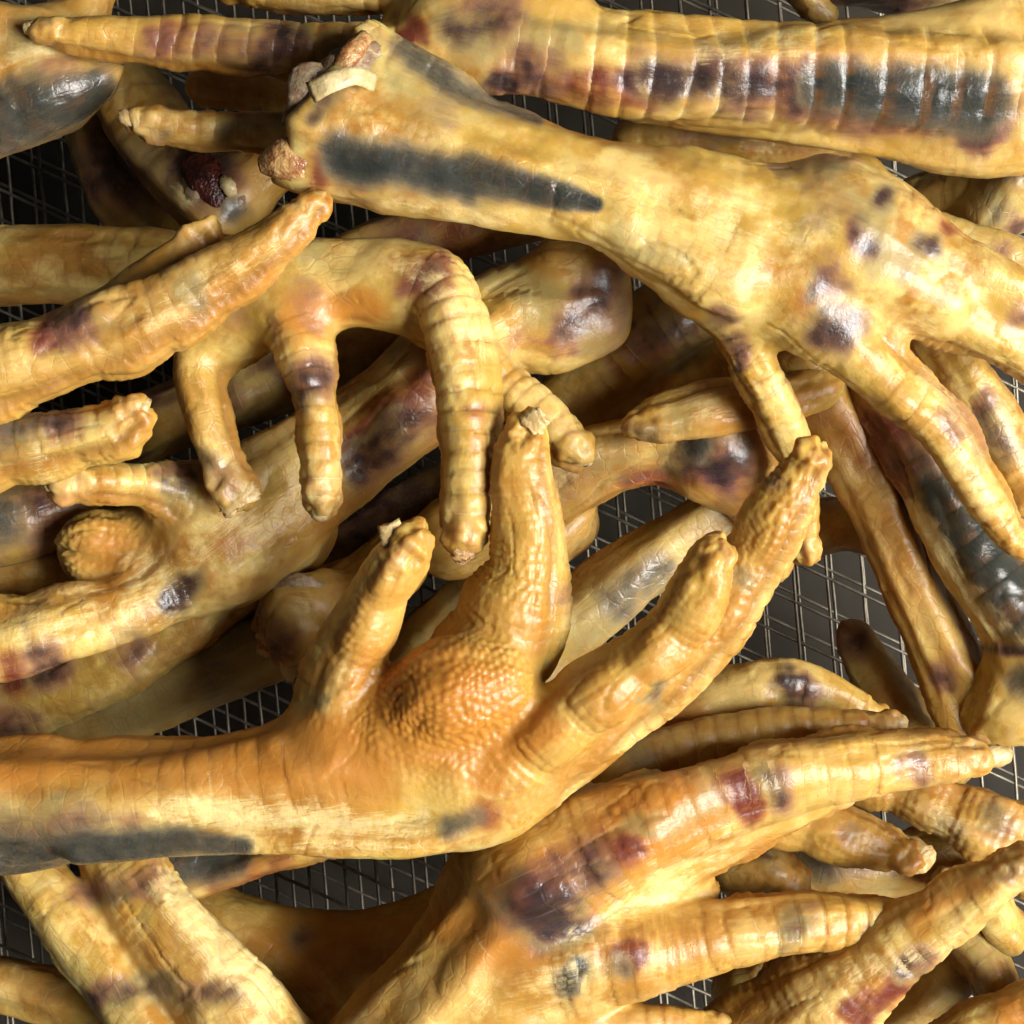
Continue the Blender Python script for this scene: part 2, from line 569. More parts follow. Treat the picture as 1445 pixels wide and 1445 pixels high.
def limb_coords(limbs, v):
    n = len(v)
    D = np.full((len(limbs), n), 99.0)
    Uu = np.zeros((len(limbs), n)); Dn = np.zeros((len(limbs), n)); Th = np.zeros((len(limbs), n)); R = np.ones((len(limbs), n))
    for li, l in enumerate(limbs):
        best = np.full(n, 99.0)
        for i in range(len(l.c) - 1):
            mid = 0.5 * (l.c[i] + l.c[i + 1])
            reach = np.linalg.norm(l.c[i + 1] - l.c[i]) + max(l.r[i], l.r[i + 1]) + 5
            idx = np.nonzero(((v - mid) ** 2).sum(1) < reach * reach)[0]
            if not len(idx):
                continue
            d, t, w = l.seg_eval(i, v[idx])
            m = d < best[idx]
            idx = idx[m]
            if not len(idx):
                continue
            d, t, w = d[m], t[m], w[m]
            best[idx] = d
            T = l.c[i + 1] - l.c[i]
            T = T / (np.linalg.norm(T) + 1e-9)
            e1 = l.d - T * (l.d @ T)
            e1 = e1 / (np.linalg.norm(e1) + 1e-6)
            e2 = np.cross(T, e1)
            a1, a2 = w @ e1, w @ e2
            D[li, idx] = d
            Uu[li, idx] = l.u[i] + t * (l.u[i + 1] - l.u[i])
            Dn[li, idx] = a1 / (np.sqrt(a1 * a1 + a2 * a2) + 1e-6)
            Th[li, idx] = np.arctan2(a2, a1)
            R[li, idx] = l.r[i] + t * (l.r[i + 1] - l.r[i])
    return D, Uu, Dn, Th, R


def paint(v, N, marks, seed):
    """marks: (kind, strength, [(px, py, r px), ...]) strokes lying on the skin"""
    ch = {c: np.zeros(len(v)) for c in 'DRTPGO'}
    if not marks:
        return ch
    s = 0.1 * (CAM_H - v[:, 2]) / (CAM_H - REF_Z)
    px = v[:, 0] / s + 722.5
    py = 722.5 - v[:, 1] / s
    wob = 15.0 * vnoise(v * 0.17, seed) + 5.0 * vnoise(v * 0.6, seed + 1)
    wob2 = 15.0 * vnoise(v * 0.17, seed + 2) + 5.0 * vnoise(v * 0.6, seed + 3)
    up = sstep(-0.35, 0.1, N[:, 2])
    brk = np.clip(0.5 + 0.8 * (0.6 * vnoise(v * 0.33, seed + 5) + 0.4 * vnoise(v * 0.8, seed + 6)), 0, 1)
    for (kind, amt, stroke) in marks:
        grow = {'D': 1.45, 'R': 1.45, 'T': 1.22}.get(kind, 1.15)
        best = np.full(len(v), 9.0)
        st = np.array(stroke, float)
        if len(st) == 1:
            st = np.vstack([st, st + 0.01])
        for a, b in zip(st[:-1], st[1:]):
            ab = b[:2] - a[:2]
            t = np.clip(((px - a[0]) * ab[0] + (py - a[1]) * ab[1]) / (ab @ ab + 1e-9), 0, 1)
            r = (a[2] + t * (b[2] - a[2])) * grow
            f = np.clip(r / 30, 0.3, 1.2) * (0.45 if kind == 'T' else 1.0)
            dx = px + wob * f - a[0] - t * ab[0]
            dy = py + wob2 * f - a[1] - t * ab[1]
            best = np.minimum(best, np.sqrt(dx * dx + dy * dy) / r)
        f_ = 0.62 + 0.75 * brk if kind in 'DR' else (0.85 + 0.3 * brk if kind == 'T' else 1.0)
        ch[kind] = np.maximum(ch[kind], np.clip(amt * (sstep(1.50, 0.15, best) if kind in 'TPGO' else sstep(1.62, 0.05, best)) * up * f_, 0, 1.15))
    return ch


def tube(name, pts, mat, parent, flat=1.0, fax=(0, 0, 1), sides=10, blunt=True, per=5, jag=0.0, seed=1):
    """a short tapering piece (nail, tendon, flap) with a cut end; pts (x,y,z,r) in mm"""
    D = catmull(pts, per)
    c, r = D[:, :3], D[:, 3]
    rs = np.random.RandomState(seed)
    v, f = [], []
    fax = np.array(fax, float)
    m = len(c)
    rows = list(range(m))
    for i in rows:
        T = c[min(i + 1, m - 1)] - c[max(i - 1, 0)]
        T /= np.linalg.norm(T) + 1e-9
        e1 = fax - T * (fax @ T)
        if np.linalg.norm(e1) < 0.1:
            e1 = np.array((0, 1, 0)) - T * T[1]
        e1 /= np.linalg.norm(e1)
        e2 = np.cross(T, e1)
        for s in range(sides):
            a = 2 * math.pi * s / sides
            q = 1 + jag * rs.uniform(-1, 1)
            off = r[i] * q * (flat * math.cos(a) * e1 + math.sin(a) * e2)
            v.append(c[i] + off + (T * jag * r[i] * rs.uniform(-1, 1) if i in (0, m - 1) else 0))
    for i in range(m - 1):
        for s in range(sides):
            s2 = (s + 1) % sides
            f.append((i * sides + s, i * sides + s2, (i + 1) * sides + s2, (i + 1) * sides + s))
    # blunt end: a rim and a sunk core
    for (row, sg) in ((0, -1), (m - 1, 1)):
        T = c[row] - c[row - 1] if row else c[1] - c[0]
        T = T / (np.linalg.norm(T) + 1e-9) * (1 if row else 1)
        base = len(v)
        ctr = c[row]
        for s in range(sides):
            v.append(ctr + (v[row * sides + s] - ctr) * 0.62 + T * (-0.12 * r[row] * (1 if row else -1)) * (1 if blunt else -3))
        v.append(ctr + T * (-0.22 * r[row] * (1 if row else -1)) * (1 if blunt else -3))
        for s in range(sides):
            s2 = (s + 1) % sides
            q = (row * sides + s, row * sides + s2, base + s2, base + s)
            t3 = (base + s, base + s2, base + sides)
            if row == 0:
                q, t3 = q[::-1], t3[::-1]
            f.append(q)
            f.append(t3)
    return new_mesh(name, np.array(v), f, mat, parent, c[0])


FEET = []
SEGS = {}
def chicken_foot(label, limbs, marks=(), h=0.8, auto=0.6, cuts=(), tone=None, wrinkle=1.0, seed=None, clip=92.0, group='dried chicken feet heaped on the wire tray'):
    seed = len(FEET) * 13 + 5 if seed is None else seed
    F, lo = foot_field(limbs, h, cuts, clip)
    v, q = surface_nets(F, h, lo)
    v = relax(v, q, 2, 0.5)
    N = vert_normals(v, q)
    D, Uu, Dn, Th, R = limb_coords(limbs, v)
    n = len(v)
    best = D.argmin(0)
    ar = np.arange(n)
    dmin = D[best, ar]
    Ds = np.sort(D, 0)
    gap = (Ds[1] - Ds[0]) if len(limbs) > 1 else np.full(n, 9.0)
    wgt = np.exp(-np.clip(D - dmin, 0, 30) / 1.3)
    wgt /= wgt.sum(0)
    dn = (wgt * Dn).sum(0)
    solek = (wgt * np.array([l.solew for l in limbs])[:, None]).sum(0)
    u, th, r = Uu[best, ar], Th[best, ar], R[best, ar]
    Lk = np.array([l.L for l in limbs])[best]
    amp = np.array([l.amp for l in limbs])[best]
    ulen = np.array([l.u[-1] for l in limbs])[best]
    isshank = np.array([l.kind == 'shank' for l in limbs])[best]
    ispad = np.array([l.kind == 'pad' for l in limbs])[best]
    dors = sstep(-0.15, 0.45, dn)
    sole = sstep(0.15, -0.35, dn) * solek
    scut = sstep(-0.05, 0.5, dn) * sstep(0.3, 3.0, gap) * np.where(ispad, 0, 1) * np.minimum(amp, 1)
    scut = scut * np.where(isshank, 1.0, sstep(1.0, 7.0, u))
    pv = np.stack([u * 0.16 + best * 9.1, np.cos(th) * 0.3, np.sin(th) * 0.3], 1)
    ph = u / Lk + 0.42 * vnoise(pv, seed) + 0.10 * vnoise(v * 0.16, seed) + best * 7.0 - 0.10 * (1 - dn) * np.where(isshank, 2, 1)
    fr = ph - np.floor(ph)
    tip = np.where(isshank | ispad, 0, sstep(6.0, 1.0, ulen - u))
    seam = sstep(0.2, 3.5, gap)
    # relief, mm along the normal
    a = np.where(isshank, 0.24, 0.30) * amp
    plate = np.sin(np.pi * np.clip(fr, 0, 1)) ** 0.6 * 0.6 - np.exp(-(np.minimum(fr, 1 - fr) / 0.10) ** 2) * 0.55 - 0.5 * (fr - 0.5)
    vary = np.clip(0.55 + 0.75 * vnoise(v * 0.11, seed + 30), 0.08, 1.0)
    vary = np.where(amp > 1.05, np.maximum(vary, 0.8), vary)
    disp = a * plate * scut * vary * SCUTE
    scut = scut * (0.25 + 0.75 * vary)
    istoe = np.where(isshank | ispad, 0.0, 1.0)
    low = sstep(0.0, 0.5, -dn)
    # toes: a groove along each side parts the scaled back from the padded sole, the sole swells between the joints
    disp -= seam * istoe * solek * 0.075 * r * np.exp(-((dn + 0.05) / 0.20) ** 2) * np.clip(0.7 + 0.8 * vnoise(v * 0.13, seed + 50), 0, 1.3)
    padph = u / 9.5 + best * 0.37 + 0.3 * vnoise(v * 0.06, seed + 51)
    disp += seam * istoe * solek * low * 0.17 * r * (np.abs(np.sin(np.pi * padph)) - 0.6)
    # shanks and palms: long tendon ridges and hollows
    fr6 = np.stack([u * 0.022 + best * 2.9, np.cos(th) * 2.4, np.sin(th) * 2.4], 1)
    disp += seam * (1 - istoe) * np.where(ispad, 0.06, 0.115) * np.clip(r, 1.5, 9) * vnoise(fr6, seed + 52)
    r_n = np.clip(r, 1.5, 9)
    knk = vnoise(np.stack([u * 0.105 + best * 4.4, np.zeros(n), np.zeros(n)], 1), seed + 31)
    disp += seam * np.where(isshank | ispad, 0.03, 0.16) * r_n * knk * np.where(u > 4, 1, u / 4.0)
    disp += seam * 0.045 * r_n * np.cos(3 * th + 3 * vnoise(np.stack([u * 0.06 + best, np.zeros(n), np.zeros(n)], 1), seed + 37)) * np.where(ispad, 0, 1)
    disp += seam * 0.085 * r_n * np.cos(2 * th + 2.2 * vnoise(np.stack([u * 0.07 + best, np.zeros(n), np.zeros(n)], 1), seed + 32)) * np.where(ispad, 0, 1)
    fr3 = np.stack([u * 0.09 + best * 3.1, np.cos(th) * 1.5 + best, np.sin(th) * 1.5], 1)
    disp += seam * wrinkle * 0.075 * r_n * vnoise(fr3, seed + 1)
    fr4 = np.stack([u * 0.17 + best * 5.7, np.cos(th) * 3.0, np.sin(th) * 3.0], 1)
    disp += seam * wrinkle * 0.040 * r_n * vnoise(fr4, seed + 2)
    disp += wrinkle * 0.20 * vnoise(v * 0.30, seed + 3)
    fr5 = np.stack([u * 0.10 + best * 6.3, np.cos(th) * 2.3, np.sin(th) * 2.3], 1)
    fold = sstep(0.16, 0.0, np.abs(vnoise(fr5, seed + 40))) * sstep(-0.2, 0.35, vnoise(v * 0.12, seed + 41))
    disp -= seam * wrinkle * 0.34 * fold * np.clip(r_n / 5, 0.5, 1.2)
    fold2 = sstep(0.14, 0.0, np.abs(vnoise(v * 0.24, seed + 42))) * sstep(0.0, 0.4, vnoise(v * 0.10, seed + 43))
    disp -= wrinkle * 0.20 * fold2
    disp += wrinkle * 0.07 * vnoise(v * 0.75, seed + 4)
    # pebbly fringe along the edges of the sole, cut wrinkled tips
    fringe = np.exp(-((dn + 0.25) / 0.28) ** 2) * solek * np.where(ispad, 0.3, 1)
    disp += seam * fringe * (0.06 * np.sin(u * 2 * np.pi / 1.45 + 2 * vnoise(v * 0.4, seed + 8)) + 0.08 + 0.16 * vnoise(v * 0.55, seed + 5))
    disp += tip * (0.50 * vnoise(v * 0.62, seed + 6) + 0.22 * vnoise(v * 1.25, seed + 16))
    if h < 0.5:
        idx = np.nonzero(sole > 0.04)[0]
        if len(idx):
            big_ = np.where(ispad[idx], 1.0, 0.0)
            wx, wy = 0.9 * vnoise(v[idx] * 0.27, 3), 0.9 * vnoise(v[idx] * 0.27, 4)
            pa = np.where(ispad[idx], v[idx, 0] * 0.8 + v[idx, 1] * 0.6, u[idx]) + wx
            pb = np.where(ispad[idx], v[idx, 1] * 0.8 - v[idx, 0] * 0.6, (r * th)[idx]) + wy
            cs = np.where(ispad[idx], 1.12, 1.05)
            pk = 1 - sstep(0.08, 0.60, cells2(pa / cs, pb / cs, np.where(ispad[idx], 0.34, 0.55)))
            lvl = np.clip(0.45 + 0.9 * vnoise(v[idx] * 0.14, seed + 33), 0.05, 1)
            disp[idx] += sole[idx] * pk * (0.04 + 0.14 * lvl + 0.13 * big_) * (1.0 if h < 0.43 else 0.6) * sstep(0, 1.5, gap[idx] + 0.5)
    v = v + N * disp[:, None]
    N = vert_normals(v, q)
    base = np.array([v[:, 0].mean(), v[:, 1].mean(), v[:, 2].min()])
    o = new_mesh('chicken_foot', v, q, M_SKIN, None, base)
    me = o.data
    set_attr(me, 'fc', 'FLOAT_VECTOR', np.stack([u + best * 40.0, r * th, best * 3.0], 1))
    set_attr(me, 'ph', 'FLOAT', ph)
    set_attr(me, 'wt', 'FLOAT_COLOR', np.stack([dors, sole, scut, tip], 1))
    ch = paint(v, N, marks, seed + 9)
    set_attr(me, 'stain', 'FLOAT_COLOR', np.stack([ch['D'], ch['R'], ch['T'], ch['P']], 1))
    set_attr(me, 'stain2', 'FLOAT_COLOR', np.stack([ch['G'], np.full(n, auto), ch['O'], np.ones(n)], 1))
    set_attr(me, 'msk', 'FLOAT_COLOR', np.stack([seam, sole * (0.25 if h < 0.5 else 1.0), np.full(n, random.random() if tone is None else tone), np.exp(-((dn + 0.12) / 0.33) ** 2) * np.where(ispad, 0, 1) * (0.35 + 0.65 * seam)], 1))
    def n01(x):
        return np.clip(0.5 + 0.62 * x, 0, 1)
    big = n01(vnoise(v * 0.075, seed + 20) * 0.7 + vnoise(v * 0.19, seed + 21) * 0.4)
    mid = n01(vnoise(v * 0.20, seed + 22) * 0.55 + vnoise(v * 0.55, seed + 23) * 0.34 + vnoise(v * 1.3, seed + 24) * 0.16)
    st3 = np.stack([u * 0.07 + best * 2.3, np.cos(th) * 2.6, np.sin(th) * 2.6], 1)
    streak = n01(vnoise(st3, seed + 25) * 0.7 + vnoise(st3 * 2.3, seed + 26) * 0.4)
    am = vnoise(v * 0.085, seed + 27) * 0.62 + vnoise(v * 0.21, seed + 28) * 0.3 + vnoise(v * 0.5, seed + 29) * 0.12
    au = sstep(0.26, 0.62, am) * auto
    set_attr(me, 'pig', 'FLOAT_COLOR', np.stack([big, mid, streak, au], 1))
    o['label'] = label
    o['category'] = 'chicken foot'
    o['group'] = group
    for li, l in enumerate(limbs):
        if l.nail is None:
            continue
        e, T = l.c[-1], l.c[-1] - l.c[-3]
        T = T / np.linalg.norm(T)
        rr = l.r[-1]
        dd = l.d - T * (l.d @ T)
        dd /= np.linalg.norm(dd) + 1e-6
        kind, ln, wd = l.nail
        s = e + dd * rr * 0.25 - T * rr * 0.4
        R0 = rr * wd
        p1 = e + T * (rr * 0.75) + dd * rr * 0.22
        p2 = e + T * (rr * 0.75 + ln) + dd * rr * 0.05
        tube('claw', [(*s, R0), (*p1, R0 * 0.92), (*p2, R0 * 0.66)], M_HORN if kind == 'horn' else M_SCAB, o,
             flat=0.8, fax=dd, jag=0.13, seed=seed + li)
    FEET.append(o)
    SEGS[o.name] = limbs
    return o
# ------------------------------------------------------------------ table and trays
def wire_tray(z, label, ox, oy, cat='wire tray'):
    root = bpy.data.objects.new('wire_tray', None)
    COL.objects.link(root)
    root.location = (0, 0, z * MM)
    root['label'] = label
    root['category'] = cat
    ext = 95.0
    def family(ang, pitch, amp, lift, off, wave):
        d = np.array((math.cos(ang), math.sin(ang)))
        nrm = np.array((-d[1], d[0]))
        meshes = []
        for ph in (0, 1):
            pts, fs = [], []
            ns, sides = 180, 6
            for i in range(ns + 1):
                t = -ext * 1.25 + 2.5 * ext * i / ns
                zz = lift + amp * math.sin(2 * math.pi * t / wave + math.pi * ph)
                for s in range(sides):
                    a = 2 * math.pi * s / sides
                    pts.append((t, 0.27 * math.cos(a), zz + 0.27 * math.sin(a)))
            for i in range(ns):
                for s in range(sides):
                    s2 = (s + 1) % sides
                    fs.append((i * sides + s, (i + 1) * sides + s, (i + 1) * sides + s2, i * sides + s2))
            me = bpy.data.meshes.new('wire')
            me.from_pydata([tuple(c * MM for c in p) for p in pts], [], fs)
            me.polygons.foreach_set('use_smooth', np.ones(len(fs), dtype=bool))
            me.materials.append(M_WIRE)
            meshes.append(me)
        rs = np.random.RandomState(int(off * 10) + 3)
        k = int(ext / pitch) + 1
        for i in range(-k, k + 1):
            o = bpy.data.objects.new('wire', meshes[i % 2])
            COL.objects.link(o)
            o.parent = root
            p = nrm * (i * pitch + off + rs.uniform(-0.15, 0.15))
            o.location = (p[0] * MM, p[1] * MM, 0)
            o.rotation_euler = (0, 0, ang + rs.uniform(-0.006, 0.006))
    family(math.radians(-85), 5.4, 0.22, 0.0, ox, 11.4)
    family(math.radians(-25), 5.7, 0.22, 0.1, oy, 10.8)
    return root

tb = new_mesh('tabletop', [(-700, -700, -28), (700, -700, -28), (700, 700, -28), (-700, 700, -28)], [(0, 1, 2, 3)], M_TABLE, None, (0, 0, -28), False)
tb['kind'] = 'structure'
wire_tray(-5.0, 'woven steel wire tray directly under the pile of chicken feet', 0.6, 0.4)
wire_tray(-14.0, 'lower woven steel wire tray seen through the gaps of the upper one', 2.3, 1.9)

# ------------------------------------------------------------------ the feet, from the top of the pile down
L = Limb
UP, DN = (0, 0, 1), (0, 0, -1)

# sole-up foot across the middle, its shank leaving on the left
f_main = chicken_foot('sole-up orange foot in the middle with a pebbly round pad and spread toes', [
    L([(-90, 1142, 43, 92), (60, 1134, 44, 95), (250, 1122, 46, 90), (400, 1105, 47, 92), (520, 1085, 48, 95), (620, 1085, 48, 88)], 'shank', (0.05, 0.10, 1), amp=0.8, flat=0.95, k=5, L=3.4),
    L([(520, 1060, 50, 80), (600, 1040, 51, 105), (680, 1080, 50, 95)], 'pad', DN, flat=0.75, k=5, sole=0.8),
    L([(120, 1195, 49, 22), (330, 1180, 52, 27), (480, 1183, 53, 28), (600, 1182, 53, 28), (680, 1158, 52, 25)], 'shank', (0, -.6, .8), amp=.6, k=1.0, L=2.6),
    L([(575, 1015, 53, 50), (635, 978, 56, 78), (695, 965, 57, 60)], 'pad', DN, k=3),
    L([(470, 1040, 49, 60), (480, 960, 51, 55), (520, 870, 54, 46), (556, 800, 58, 42), (580, 768, 60, 36)], 'toe', (-0.75, 0.3, -0.55), k=5, nail=None),
    L([(640, 1000, 48, 70), (695, 925, 50, 80), (735, 845, 53, 72), (748, 760, 55, 56), (738, 680, 57, 43), (742, 612, 57, 32)], 'toe', (0.7, 0.1, -0.7), k=5),
    L([(680, 1095, 50, 66), (760, 1040, 54, 58), (832, 986, 57, 52), (935, 907, 60, 46), (988, 832, 62, 41), (1005, 792, 63, 36)], 'toe', (-0.3, 0.5, -0.8), k=5),
    L([(670, 1110, 47, 76), (760, 1072, 48, 66), (830, 1028, 50, 61), (926, 958, 52, 56), (1021, 860, 55, 51), (1071, 778, 58, 46), (1108, 713, 61, 44), (1145, 648, 63, 33)], 'toe', (0.6, -0.5, -0.6), k=5),
], [('G', .4, [(480, 950, 30), (440, 990, 26)]), ('D', .25, [(455, 985, 12)]),
    ('T', .75, [(-20, 1215, 32), (150, 1205, 30), (260, 1190, 22), (340, 1195, 14)]), ('D', .5, [(0, 1180, 35), (180, 1175, 25)]),
    ('T', .5, [(635, 1168, 18), (672, 1152, 14)]), ('R', .75, [(682, 1148, 14)]), ('P', .85, [(230, 1150, 22), (420, 1150, 26), (600, 1165, 20)]),
    ('P', .6, [(420, 1195, 14), (600, 1190, 12)]), ('D', .6, [(920, 985, 12), (932, 968, 8)]), ('D', .4, [(1045, 820, 14)]), ('D', .4, [(1095, 680, 14)]),
    ('D', .4, [(800, 840, 20)]), ('O', 1, [(600, 990, 100), (690, 1010, 85)]), ('O', .9, [(760, 1010, 30), (690, 1090, 30)]), ('O', .9, [(-20, 1070, 60), (350, 1060, 70), (520, 1070, 70)])],
    h=0.31, auto=0.1, tone=0.5, wrinkle=0.6)

# big foot at upper right lying on its back-side, cut end at the left
f_big = chicken_foot('large foot at top with bluish stripe, cut shank end pointing left, toes fanning right', [
    L([(478, 150, 52, 112), (540, 175, 52, 105), (620, 200, 53, 98), (720, 235, 54, 92), (840, 270, 55, 88), (960, 312, 55, 92), (1040, 345, 54, 100)], 'shank', (-0.15, -0.3, 0.9), amp=0.65, flat=0.78, k=6, fax=(0.2, 0.5, .8)),
    L([(500, 62, 52, 44), (560, 92, 52, 46), (640, 140, 52, 44)], 'shank', (0, .3, .9), amp=.1, k=5),
    L([(425, 228, 53, 52), (500, 240, 54, 52), (600, 250, 54, 44)], 'shank', (0, -.3, .9), amp=.3, k=5),
    L([(560, 240, 55, 42), (700, 285, 56, 36), (840, 305, 56, 34), (930, 330, 55, 40)], 'shank', (-0.1, -.2, .9), amp=.6, k=6, L=3.6),
    L([(540, 135, 55, 40), (700, 190, 57.3, 26), (860, 232, 57.6, 24), (1000, 275, 57, 24), (1130, 300, 56, 24)], 'shank', UP, amp=.2, k=1.4),
    L([(960, 330, 57, 22), (1080, 385, 57.4, 24), (1170, 455, 56, 24), (1230, 520, 54, 20)], 'shank', UP, amp=.2, k=1.4),
    L([(1000, 300, 57.2, 20), (1130, 345, 58, 22), (1250, 385, 57.5, 24), (1340, 430, 56, 24)], 'shank', UP, amp=.2, k=1.4),
    L([(980, 320, 53, 100), (1120, 350, 52, 120), (1230, 365, 51, 95)], 'pad', UP, flat=0.55, sole=0.2, k=7),
    L([(995, 395, 51, 44), (1026, 450, 50, 34), (1055, 508, 48, 32), (1083, 556, 46, 32), (1118, 630, 41, 30), (1132, 710, 36, 28), (1137, 774, 33, 26)], 'toe', (0.2, 0.2, 0.9), k=5),
    L([(1110, 400, 52, 75), (1190, 478, 52, 60), (1265, 545, 52, 50), (1325, 596, 51, 43), (1368, 664, 50, 37), (1404, 720, 49, 33), (1434, 764, 48, 24)], 'toe', (-0.4, -0.3, 0.8), k=5, nail=('horn', 0.5, 0.6)),
    L([(1200, 350, 52, 90), (1290, 400, 52, 72), (1380, 455, 51, 52), (1470, 505, 50, 40)], 'toe', (0, 0.1, 0.95), k=6),
    L([(1180, 300, 52, 65), (1270, 330, 53, 60), (1350, 385, 53, 54), (1450, 435, 52, 46), (1520, 470, 51, 40)], 'toe', (0.2, 0.2, 0.95), k=6),
], [('T', 1, [(490, 218, 30), (600, 242, 30), (700, 258, 27), (800, 277, 20), (840, 288, 10)]), ('D', .7, [(500, 235, 22), (650, 262, 16)]),
    ('T', .6, [(575, 70, 22), (630, 115, 20), (690, 145, 14), (760, 168, 9)]), ('D', .85, [(1250, 285, 14)]), ('D', .95, [(1305, 352, 14)]), ('D', .8, [(1165, 400, 26)]), ('R', .7, [(1150, 420, 22)]),
    ('D', .9, [(1180, 462, 22), (1200, 455, 16)]), ('D', .8, [(1215, 325, 18), (1235, 340, 14)]), ('G', .9, [(1240, 330, 40), (1270, 365, 32)]), ('D', .75, [(1020, 445, 18)]), ('D', .8, [(1045, 490, 15), (1040, 520, 9)]),
    ('R', .6, [(1330, 325, 12)]), ('D', .5, [(1285, 398, 14)]), ('G', .5, [(700, 140, 40), (560, 130, 36)]), ('P', .5, [(540, 290, 12), (640, 300, 12), (720, 312, 10)]),
    ('P', .4, [(1020, 290, 55), (1150, 320, 40)]), ('G', .6, [(880, 335, 35), (960, 370, 20)]), ('D', .5, [(1335, 585, 14), (1350, 610, 12)]), ('D', .4, [(1180, 230, 25), (1100, 220, 14)]),
    ('D', .6, [(1440, 450, 16)]), ('R', .8, [(462, 228, 16), (455, 250, 12)]), ('D', .7, [(470, 125, 14), (452, 165, 13)]), ('P', .4, [(1280, 480, 40), (1330, 560, 30)])],
    h=0.42, auto=0.2, cuts=[(W(450, 150, 52), (-0.87, 0.49, 0.05))])

# upper foot whose shank runs along the top edge, long toe to the left
f_top = chicken_foot('foot along the top edge with wide dark-banded shank and one long toe pointing left', [
    L([(1420, 118, 45, 88), (1370, 115, 45, 92), (1280, 112, 46, 84), (1150, 106, 46, 82), (1000, 100, 46, 80), (850, 88, 46, 80), (720, 66, 45, 74), (640, 52, 44, 64)], 'shank', (0, -0.1, 0.95), L=4.4, amp=1.5, flat=0.9, k=6),
    L([(1425, 190, 44, 56), (1340, 205, 43, 44), (1200, 185, 42, 34), (1040, 165, 42, 30), (900, 150, 42, 25)], 'shank', (0, -0.6, 0.7), amp=.5, k=4.5),
    L([(1440, 25, 46, 40), (1330, 45, 46, 36), (1200, 60, 46, 30)], 'shank', (0, .6, 0.7), amp=.3, k=5),
    L([(660, 52, 44, 62), (560, 75, 43, 56), (450, 74, 43, 52), (330, 66, 43, 45), (200, 57, 43, 36), (110, 50, 43.5, 29), (62, 44, 44, 21)], 'toe', (0, 0.35, 0.9), L=3.3, k=6, nail=('horn', 1.2, 0.6)),
    L([(680, 30, 42, 55), (560, -14, 39, 42), (440, -18, 37, 36), (330, -22, 36, 30)], 'toe', (0, 0, 1), k=6),
    L([(760, 20, 44, 60), (690, -30, 44, 50), (640, -80, 44, 40)], 'toe', (0, 0, 1), k=6),
], [('T', 1, [(1375, 140, 42), (1300, 135, 40), (1230, 130, 32), (1160, 118, 30)]), ('D', .95, [(1380, 165, 36), (1260, 150, 32), (1120, 118, 30), (1000, 112, 30), (930, 105, 26), (880, 115, 12)]), ('D', .95, [(735, 115, 34), (700, 120, 22)]),
    ('R', .6, [(1390, 190, 22), (1180, 150, 18)]), ('R', .6, [(905, 130, 20), (800, 120, 16)]), ('D', .7, [(700, 15, 30), (650, 30, 22)]), ('R', .8, [(590, 45, 16), (570, 60, 12)]), ('D', .85, [(400, 55, 26), (375, 75, 26)]),
    ('R', .7, [(240, 55, 24)]), ('D', .5, [(330, 60, 18), (230, 60, 20)]), ('G', .8, [(680, 50, 45), (800, 60, 25)]), ('O', .8, [(300, 110, 26), (450, 120, 22)]), ('P', .5, [(1000, 62, 22), (1150, 55, 20)])],
    h=0.45, auto=0.1, wrinkle=0.7)

# curled foot left of centre, toes hanging towards the viewer
f_curl = chicken_foot('curled foot left of centre, knuckles up and four ringed toes bent down like fingers', [
    L([(-60, 375, 24, 62), (120, 372, 26, 58), (260, 390, 31, 52), (350, 420, 37, 52)], 'shank', (0, 0.3, 0.95), amp=.6, k=4),
    L([(320, 440, 40, 60), (420, 405, 43, 68), (520, 400, 45, 62), (600, 408, 46, 52)], 'pad', (0, .2, .9), flat=.8, k=5, sole=.2),
    L([(560, 400, 46, 52), (618, 415, 48, 56), (648, 480, 51, 56), (662, 570, 53, 48), (659, 670, 54, 42), (654, 752, 54, 36)], 'toe', (0.25, -0.1, .95), L=2.7, amp=1.3, k=4.5, nail=('scab', 0.5, 0.62)),
    L([(390, 420, 43, 52), (422, 470, 46, 44), (441, 545, 48, 37), (451, 620, 49, 35), (452, 700, 49, 32)], 'toe', (0.1, -0.1, .95), L=2.3, amp=1.3, k=4.5, nail=('horn', 0.7, 0.5)),
    L([(330, 450, 38, 54), (284, 515, 40, 38), (292, 585, 42, 31), (312, 645, 43, 29), (331, 690, 43, 33)], 'toe', (-0.5, 0, .8), k=4.5, amp=.6),
    L([(620, 450, 40, 52), (700, 530, 39, 40), (760, 585, 40, 36), (805, 632, 41, 31)], 'toe', (0.4, 0.4, .8), L=2.4, amp=1.2, k=4.5, nail=('horn', 0.4, 0.6)),
], [('R', .95, [(608, 385, 22), (590, 395, 18)]), ('D', .45, [(610, 385, 14)]), ('D', .75, [(440, 530, 24), (415, 560, 16)]), ('D', .4, [(600, 395, 30)]), ('G', .7, [(440, 355, 26)]), ('O', .9, [(430, 440, 40), (520, 440, 35)]),
    ('R', .4, [(670, 580, 12)]), ('D', .6, [(300, 655, 18), (330, 690, 12)]), ('P', .6, [(345, 700, 18)]), ('P', .6, [(570, 360, 20), (680, 480, 20)])],
    h=0.42, auto=0.25, wrinkle=0.8)

